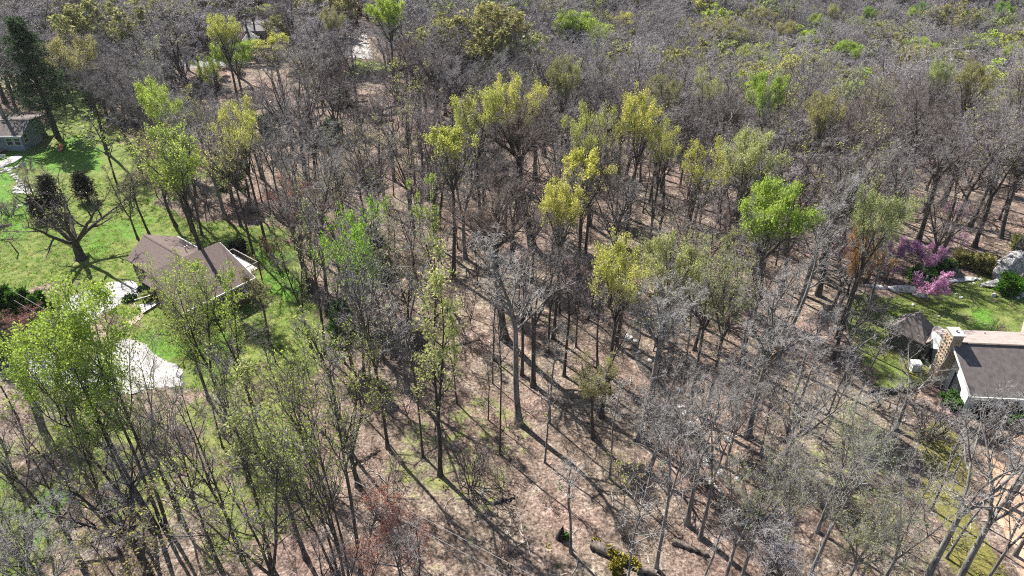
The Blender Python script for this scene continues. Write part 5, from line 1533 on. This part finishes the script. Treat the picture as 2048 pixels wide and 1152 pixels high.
def canopy():
    x, y = ground(505, 96)
    o = empty('garden_pavilion', (x, y, gz(x, y)), .2)
    tag(o, 'small pavilion with a bright white pyramid roof among upper trees', 'pavilion')
    a = (0, 0, 5.6); cs = [(-2.7, -2.7), (2.7, -2.7), (2.7, 2.7), (-2.7, 2.7)]
    for i in range(4):
        r = MB(); r.prism([a, (*cs[i], 3.0), (*cs[(i+1) % 4], 3.0)], (0, 0, -.12)); r.build('roof', M['white_roof'], o)
    for cx, cy in cs:
        p = MB(); p.box(cx*.9-.1, cx*.9+.1, cy*.9-.1, cy*.9+.1, -.5, 2.95); p.build('post', M['dark_wood'], o)
    x, y = ground(528, 80)
    o = empty('upper_house', (x, y, gz(x, y)), .1)
    tag(o, 'grey-roofed dark house half hidden behind the white pavilion', 'house')
    w = MB(); w.prism([(-5, -4, -.5), (-5, 4, -.5), (-5, 4, 4.2), (-5, 0, 6.4), (-5, -4, 4.2)], (10.5, 0, 0)); w.build('wall', M['dark_wood'], o)
    for s in (-1, 1):
        r = MB(); slab(r, [(-5.6, s*.005, 6.9), (6.1, s*.005, 6.9), (6.1, s*4.8, 4.2), (-5.6, s*4.8, 4.2)], .2); r.build('roof', M['road'], o)
    for k in range(7):
        p = MB(); p.box(-5+k*1.6-.1, -5+k*1.6+.1, -4.7, -4.5, -.5, 3.9); p.build('porch_post', M['wood_grey'], o)
    for k in range(4): window(o, -3.4+k*2.3, -4, 2.2, 1.2, 1.5, 0, -1)
    x, y = ground(232, 247)
    o = empty('lean_to_shed', (x, y, gz(x, y)), -.25)
    tag(o, 'little open shed with a pale tilted roof behind the lime lawn tree', 'shed')
    r = MB(); slab(r, [(-1.6, -1.3, 1.7), (1.6, -1.3, 1.9), (1.6, 1.2, 2.4), (-1.6, 1.2, 2.2)], .1); r.build('roof', M['shingle_pale'], o)
    t = MB(); t.box(-1.62, 1.62, -1.42, -1.31, 1.62, 1.8); t.build('fascia', M['trim_white'], o)
    w = MB(); w.box(-1.4, 1.4, .9, 1.0, -.2, 2.1); w.build('wall', M['dark_wood'], o)
    for u in (-1.4, 1.4):
        p = MB(); p.box(u-.06, u+.06, -1.1, -.98, -.2, 1.7); p.build('post', M['dark_wood'], o)
canopy()

# ------------------------------------------------------------------ small things
def canoe():
    x, y = ground(123, 299)
    o = empty('orange_canoe', (x, y, gz(x, y)+.18), -1.05)
    tag(o, 'orange-brown canoe lying on shaded grass in front of the spruce', 'canoe')
    o.rotation_euler = (.25, .05, -1.05)
    n_, k = 13, 7
    v, f = [], []
    for i in range(n_):
        t = i/(n_-1)*2-1; w = .48*(1-abs(t)**2.2)+.015; d = .36*(1-abs(t)**4)+.03; sh = .18*t*t
        for j in range(k):
            a = PI*j/(k-1); v.append((t*2.6, -math.cos(a)*w*1.35, sh-math.sin(a)*d+.36))
    for i in range(n_-1):
        for j in range(k-1): f.append((i*k+j, (i+1)*k+j, (i+1)*k+j+1, i*k+j+1))
    h = link('hull', mesh_np('hull', v, f, [M['orange']], smooth=True), o)
    sm = h.modifiers.new('thickness', 'SOLIDIFY'); sm.thickness = .03
    for s in (0, k-1):
        m = MB()
        for i in range(n_-1): m.bar(v[i*k+s], v[(i+1)*k+s], .03, None, 5)
        m.build('gunwale', M['log_pale'], o)
    for t in (-1.0, .9):
        m = MB(); m.box(t-.12, t+.12, -.36, .36, .30, .33); m.build('seat', M['log_pale'], o)
canoe()

def cross_post():
    x, y = ground(967, 995)
    o = empty('white_post', (x, y, gz(x, y)))
    tag(o, 'white cross-shaped wooden post standing alone on open leaf litter', 'post')
    m = MB(); m.box(-.06, .06, -.05, .05, -.2, 1.75); m.build('upright', M['trim_white'], o)
    m = MB(); m.box(-.45, .55, -.09, -.052, 1.22, 1.32); m.build('crossbar', M['trim_white'], o)
    m = MB(); m.bar((-.42, -.1, 1.25), (-.5, -.1, .85), .04, None, 4); m.build('brace', M['trim_white'], o)
    m = MB(); m.box(-.24, -.14, -.12, -.06, .35, .95); m.build('slat', M['trim_white'], o)
cross_post()

def stump():
    x, y = ground(1120, 1076)
    g = np.random.default_rng(3)
    p = paths(g, np.zeros((1, 3)), np.array([[.02, 0, 1.]]), np.array([2.4]), 7, .05, .1)
    r = np.array([[.52, .44, .38, .31, .24, .17, .10, .03]])
    v, f = tube(p, r, 9)
    v = v*(1+.12*g.normal(0, 1, (len(v), 1))*np.array([[1, 1, 0]]))
    o = link('black_stump', mesh_np('black_stump', v, f, [M['black']]))
    o.location = (x, y, gz(x, y)-.1)
    tag(o, 'pointed black burnt stump beside a tiny green bush', 'stump')
    x, y = ground(37, 507)
    o = empty('leaning_post', (x, y, gz(x, y)), .3)
    o.rotation_euler = (0, -.22, .3)
    tag(o, 'dark leaning post alone on the sunny left lawn', 'post')
    m = MB(); m.bar((0, 0, -.3), (0, 0, 2.4), .11, .09, 7); m.build('shaft', M['dark_wood'], o)
    m = MB(); m.bar((0, 0, 2.4), (0, 0, 2.5), .13, .05, 7); m.build('cap', M['dark_wood'], o)
stump()

def log_(pts, r, seed, mat, label, name='fallen_log', stubs=4, moss=False, group=None):
    g = np.random.default_rng(seed)
    W = np.array([(*ground(*p), 0.0) for p in pts]); W[:, 2] = height(W[:, 0], W[:, 1]) + r*.75
    t = np.linspace(0, len(W)-1, 12); P = np.stack([np.interp(t, np.arange(len(W)), W[:, k]) for k in range(3)], 1)
    P[1:-1] += g.normal(0, .12, (10, 3))*np.array([1, 1, .4])
    org = P[0].copy()
    o = empty(name, tuple(org)); tag(o, label, 'log', group)
    p = (P-org)[None]
    rr = np.linspace(r, r*.55, 12)[None]*g.uniform(.9, 1.1, (1, 12))
    v, f = tube(p, rr, 9)
    lo = link('trunk', mesh_np('trunk', v, f, [M[mat]], smooth=True), o)
    e = MB(); e.bar(tuple(p[0, 0]), tuple(p[0, 0]-(p[0, 1]-p[0, 0])*.03), r*1.0, r*.95, 9); e.build('cut_end', M['log_pale'], o)
    if stubs:
        c = kids(g, p, rr, np.array([np.linalg.norm(P[-1]-P[0])]), stubs, .2, .95, (35, 75), .22, .4, up=.35)
        ps = paths(g, c[0], c[1], np.maximum(c[2], .8), 4, .12, .03)
        for q in range(stubs): link('branch', mesh_np('branch', *tube(ps[q:q+1], np.maximum(c[3][q], .05)*np.linspace(1, .3, 5)[None], 6), [M[mat]], smooth=True), o)
    if moss:
        tt = g.random(900)*10.99; i = tt.astype(int); fr = (tt-i)[:, None]
        q = p[0, i]*(1-fr)+p[0, i+1]*fr
        a = g.uniform(-1.3, 1.3, 900); rad = np.interp(tt, np.arange(12), rr[0])
        d = unit(p[0, -1]-p[0, 0]); u = unit(np.cross(d, [0, 0, 1.])); 
        k = (vnoise(q[:, 0]*1, q[:, 1]*1, 1.1, 1) > .42)
        q = q + (np.sin(a)*rad)[:, None]*u + (np.cos(a)*rad)[:, None]*np.array([0, 0, 1.])
        link('moss', mesh_np('moss', *leaves(seed, q[k], per=2, size=.2, spread=.04), [M['moss']]), o)
log_([(1182,1092),(1232,1116),(1312,1152)], .55, 1, 'log', 'thick fallen log coated in golden moss at the bottom edge', moss=True, stubs=2)
log_([(1345,1086),(1416,1110)], .34, 2, 'log', 'grey-brown fallen log right of the leafy footpath', stubs=2)
log_([(1400,954),(1446,990)], .38, 3, 'log_pale', 'short pale trunk lying beside the lower creek', stubs=1)
log_([(630,218),(700,207),(736,203)], .36, 4, 'log', 'long dark fallen log level across the upper woods', stubs=3)
log_([(738,226),(775,218),(812,207)], .40, 5, 'log', 'forked fallen log behind the dark upper trees', stubs=6)
log_([(745,229),(770,233),(806,227)], .36, 6, 'log', 'bent fallen trunk sagging below the forked log', stubs=5)
log_([(-10,458),(24,450)], .34, 7, 'log', 'dark log at the left edge of the lawn', stubs=0)
log_([(1340,640),(1420,625)], .25, 8, 'log_pale', 'pale thin log on litter right of the creek', stubs=2)
log_([(985,1008),(1028,996)], .22, 9, 'log', 'reddish broken branch lying right of the white cross post', stubs=3)
log_([(560,880),(630,905)], .22, 10, 'log_pale', 'pale fallen branch among the lower left trunks', stubs=3)
log_([(255,1112),(150,1128)], .22, 11, 'log', 'thin fallen trunk across grass in the bottom corner', stubs=3)
log_([(880,700),(960,680)], .22, 12, 'log', 'thin log on litter behind the pale-lime single trunk', stubs=3)
log_([(1640,1010),(1720,1040)], .25, 13, 'log', 'rotting log on red litter at lower right', stubs=3)
log_([(1480,1050),(1560,1030)], .22, 14, 'log_pale', 'bleached branch on the ground between two leaning bare trees', stubs=3)
log_([(700,935),(760,900)], .2, 15, 'log', 'fallen limb in the shadow strip of the tallest tree', stubs=2)

def wires():
    for dx, dz, lab in ((0, 0, 'thin pale overhead wire crossing the lower woods, upper strand'), (1.6, -.5, 'thin pale overhead wire crossing the lower woods, lower strand')):
        a = np.array([*flat(-150, 478, 8.0), 8.0+dz]); b = np.array([*flat(1330, 1290, 8.0), 8.0+dz])
        a[0] += dx*.6; b[0] += dx*.6; a[1] -= dx; b[1] -= dx
        t = np.linspace(0, 1, 40)[:, None]
        p = a*(1-t)+b*t; p[:, 2] -= 4*1.3*(t*(1-t))[:, 0]
        tag(link('power_line', mesh_np('power_line', *tube(p[None], np.full((1, 40), .022), 5), [M['wire']])), lab, 'wire', 'overhead wires')
wires()

# ------------------------------------------------------------------ words for every tree
LM = [((385,530),'the brown-roofed house'),((40,270),'the blue-grey house'),((95,150),'the dark spruce'),((1900,700),'the stone-chimney house'),((2010,520),'the big boulders'),((280,730),'the gravel loop'),
      ((1240,515),'the yellow creek-side tree'),((1290,650),'the creek rocks'),((740,450),'the tallest tree'),((1570,400),'the vivid lime crown'),((1870,500),'the magenta blossom'),((505,85),'the white pavilion'),
      ((820,1070),'the red bush'),((1230,1110),'the mossy log'),((1900,950),'the golden moss'),((2010,980),'the orange dirt'),((700,215),'the long log'),((967,985),'the white cross post'),((160,430),'the wide lawn tree'),
      ((60,610),'the conifer hedge'),((140,760),'the big lime tree'),((1150,45),'the far lime crowns'),((958,200),'the big yellow crown'),((1175,320),'the yellow-topped dome'),((890,280),'the yellow crescent tree'),((720,95),'the upper driveway'),
      ((1065,600),'the level-limbed tree'),((880,740),'the lone pale-lime trunk'),((590,370),'the low red trees'),((250,105),'the red hillside trees'),((1440,200),'the open-limbed tree'),((1752,450),'the rust-orange tree'),((1830,660),'the pyramid roof'),
      ((1312,900),'the right-forked tree'),((1614,960),'the leaning clean trunk'),((1560,760),'the broad whitish crown'),((1700,100),'the upper far crowns'),((1530,290),'the pale olive crown'),((440,640),'the lime entry trees'),((1850,95),'the far corner crowns'),((620,160),'the silver dome'),((60,1050),'the corner grass')]
LEAFW = dict(lime='lime-green', yellow='yellow-green', olive='olive', pale='pale green', green='green', rust='rusty', red='red-budded')
def rel(mx, my):
    best = min(LM, key=lambda l: math.hypot(l[0][0]-mx, 1.25*(l[0][1]-my)))
    dx, dy = mx-best[0][0], my-best[0][1]
    if math.hypot(dx, dy) < 34: r_ = 'at'
    elif abs(dx) > 1.1*abs(dy): r_ = ('right of' if dx > 0 else 'left of')
    else: r_ = ('below' if dy > 0 else 'above')
    return r_+' '+best[1]
ORD = ['first', 'second', 'third', 'fourth', 'fifth', 'sixth', 'seventh', 'eighth', 'ninth', 'tenth', 'eleventh', 'twelfth', 'thirteenth', 'fourteenth', 'fifteenth', 'sixteenth', 'seventeenth', 'eighteenth', 'nineteenth', 'twentieth']
from collections import defaultdict
groups = defaultdict(list)
for t in TREES:
    o = t['o']
    if t.get('stone'):
        groups[('bigger' if t['size'] > .58 else 'small')+' pale stone '+rel(*t['mid'])].append(t); continue
    if t.get('label'):
        tag(o, t['label'], t['cat'], t.get('group')); continue
    nm = t['name']
    if nm == 'sapling':
        base = ('thin ' + (LEAFW[t['leaf']]+' ' if t['leaf'] else 'bare ')) + ('pole sapling ' if t['proto'] == 'pole' else 'sapling ')
    elif t['leaf']:
        base = ('haze of ' if t['dens'] == 'thin' else '')
        base = (('faintly ' if t['dens'] in ('thin', 'hint') else '') + LEAFW[t['leaf']] + ' ' + t['form'] + ' tree ')
    else:
        base = dict(grey='grey', pale='whitish', brown='brownish', reddish='reddish')[t['tone']] + ' bare ' + t['form'] + ' tree '
    t['grp'] = dict(sapling='thin young trees between the big trunks', bare_tree='bare trees of the wood', leafing_tree='trees coming into leaf').get(nm)
    groups[base + rel(*t['mid'])].append(t)
for lab, ts in groups.items():
    ts.sort(key=lambda t: t['mid'][0])
    for i, t in enumerate(ts):
        L_ = lab
        if len(ts) == 2: L_ = lab + (', the left one' if i == 0 else ', the right one')
        elif len(ts) > 2: L_ = lab + (', leftmost' if i == 0 else ', rightmost' if i == len(ts)-1 else ', %s from left' % ORD[min(i, 19)])
        L_ = L_.replace('  ', ' ')
        if t.get('stone'): tag(t['o'], L_, 'stone', 'pale stones along the creek')
        else: tag(t['o'], L_, t['cat'], t.get('grp'))


# ------------------------------------------------------------------ the air
def haze():
    m = bpy.data.materials.new('haze'); m.use_nodes = True
    nt = m.node_tree; nt.nodes.clear()
    out = nt.nodes.new('ShaderNodeOutputMaterial'); v = nt.nodes.new('ShaderNodeVolumePrincipled')
    v.inputs['Color'].default_value = (.90, .92, .95, 1)
    v.inputs['Density'].default_value = HAZE
    v.inputs['Anisotropy'].default_value = .2
    nt.links.new(v.outputs[0], out.inputs['Volume'])
    b = MB(); zs = [v_[2] for v_ in terrain.bound_box]
    b.box(-700, 700, -120, 900, min(zs)-1, max(HC, max(zs)+30)+6)
    o = b.build('haze', m)
    tag(o, 'thin pale spring haze over the far woods', None, None, 'stuff')
haze()
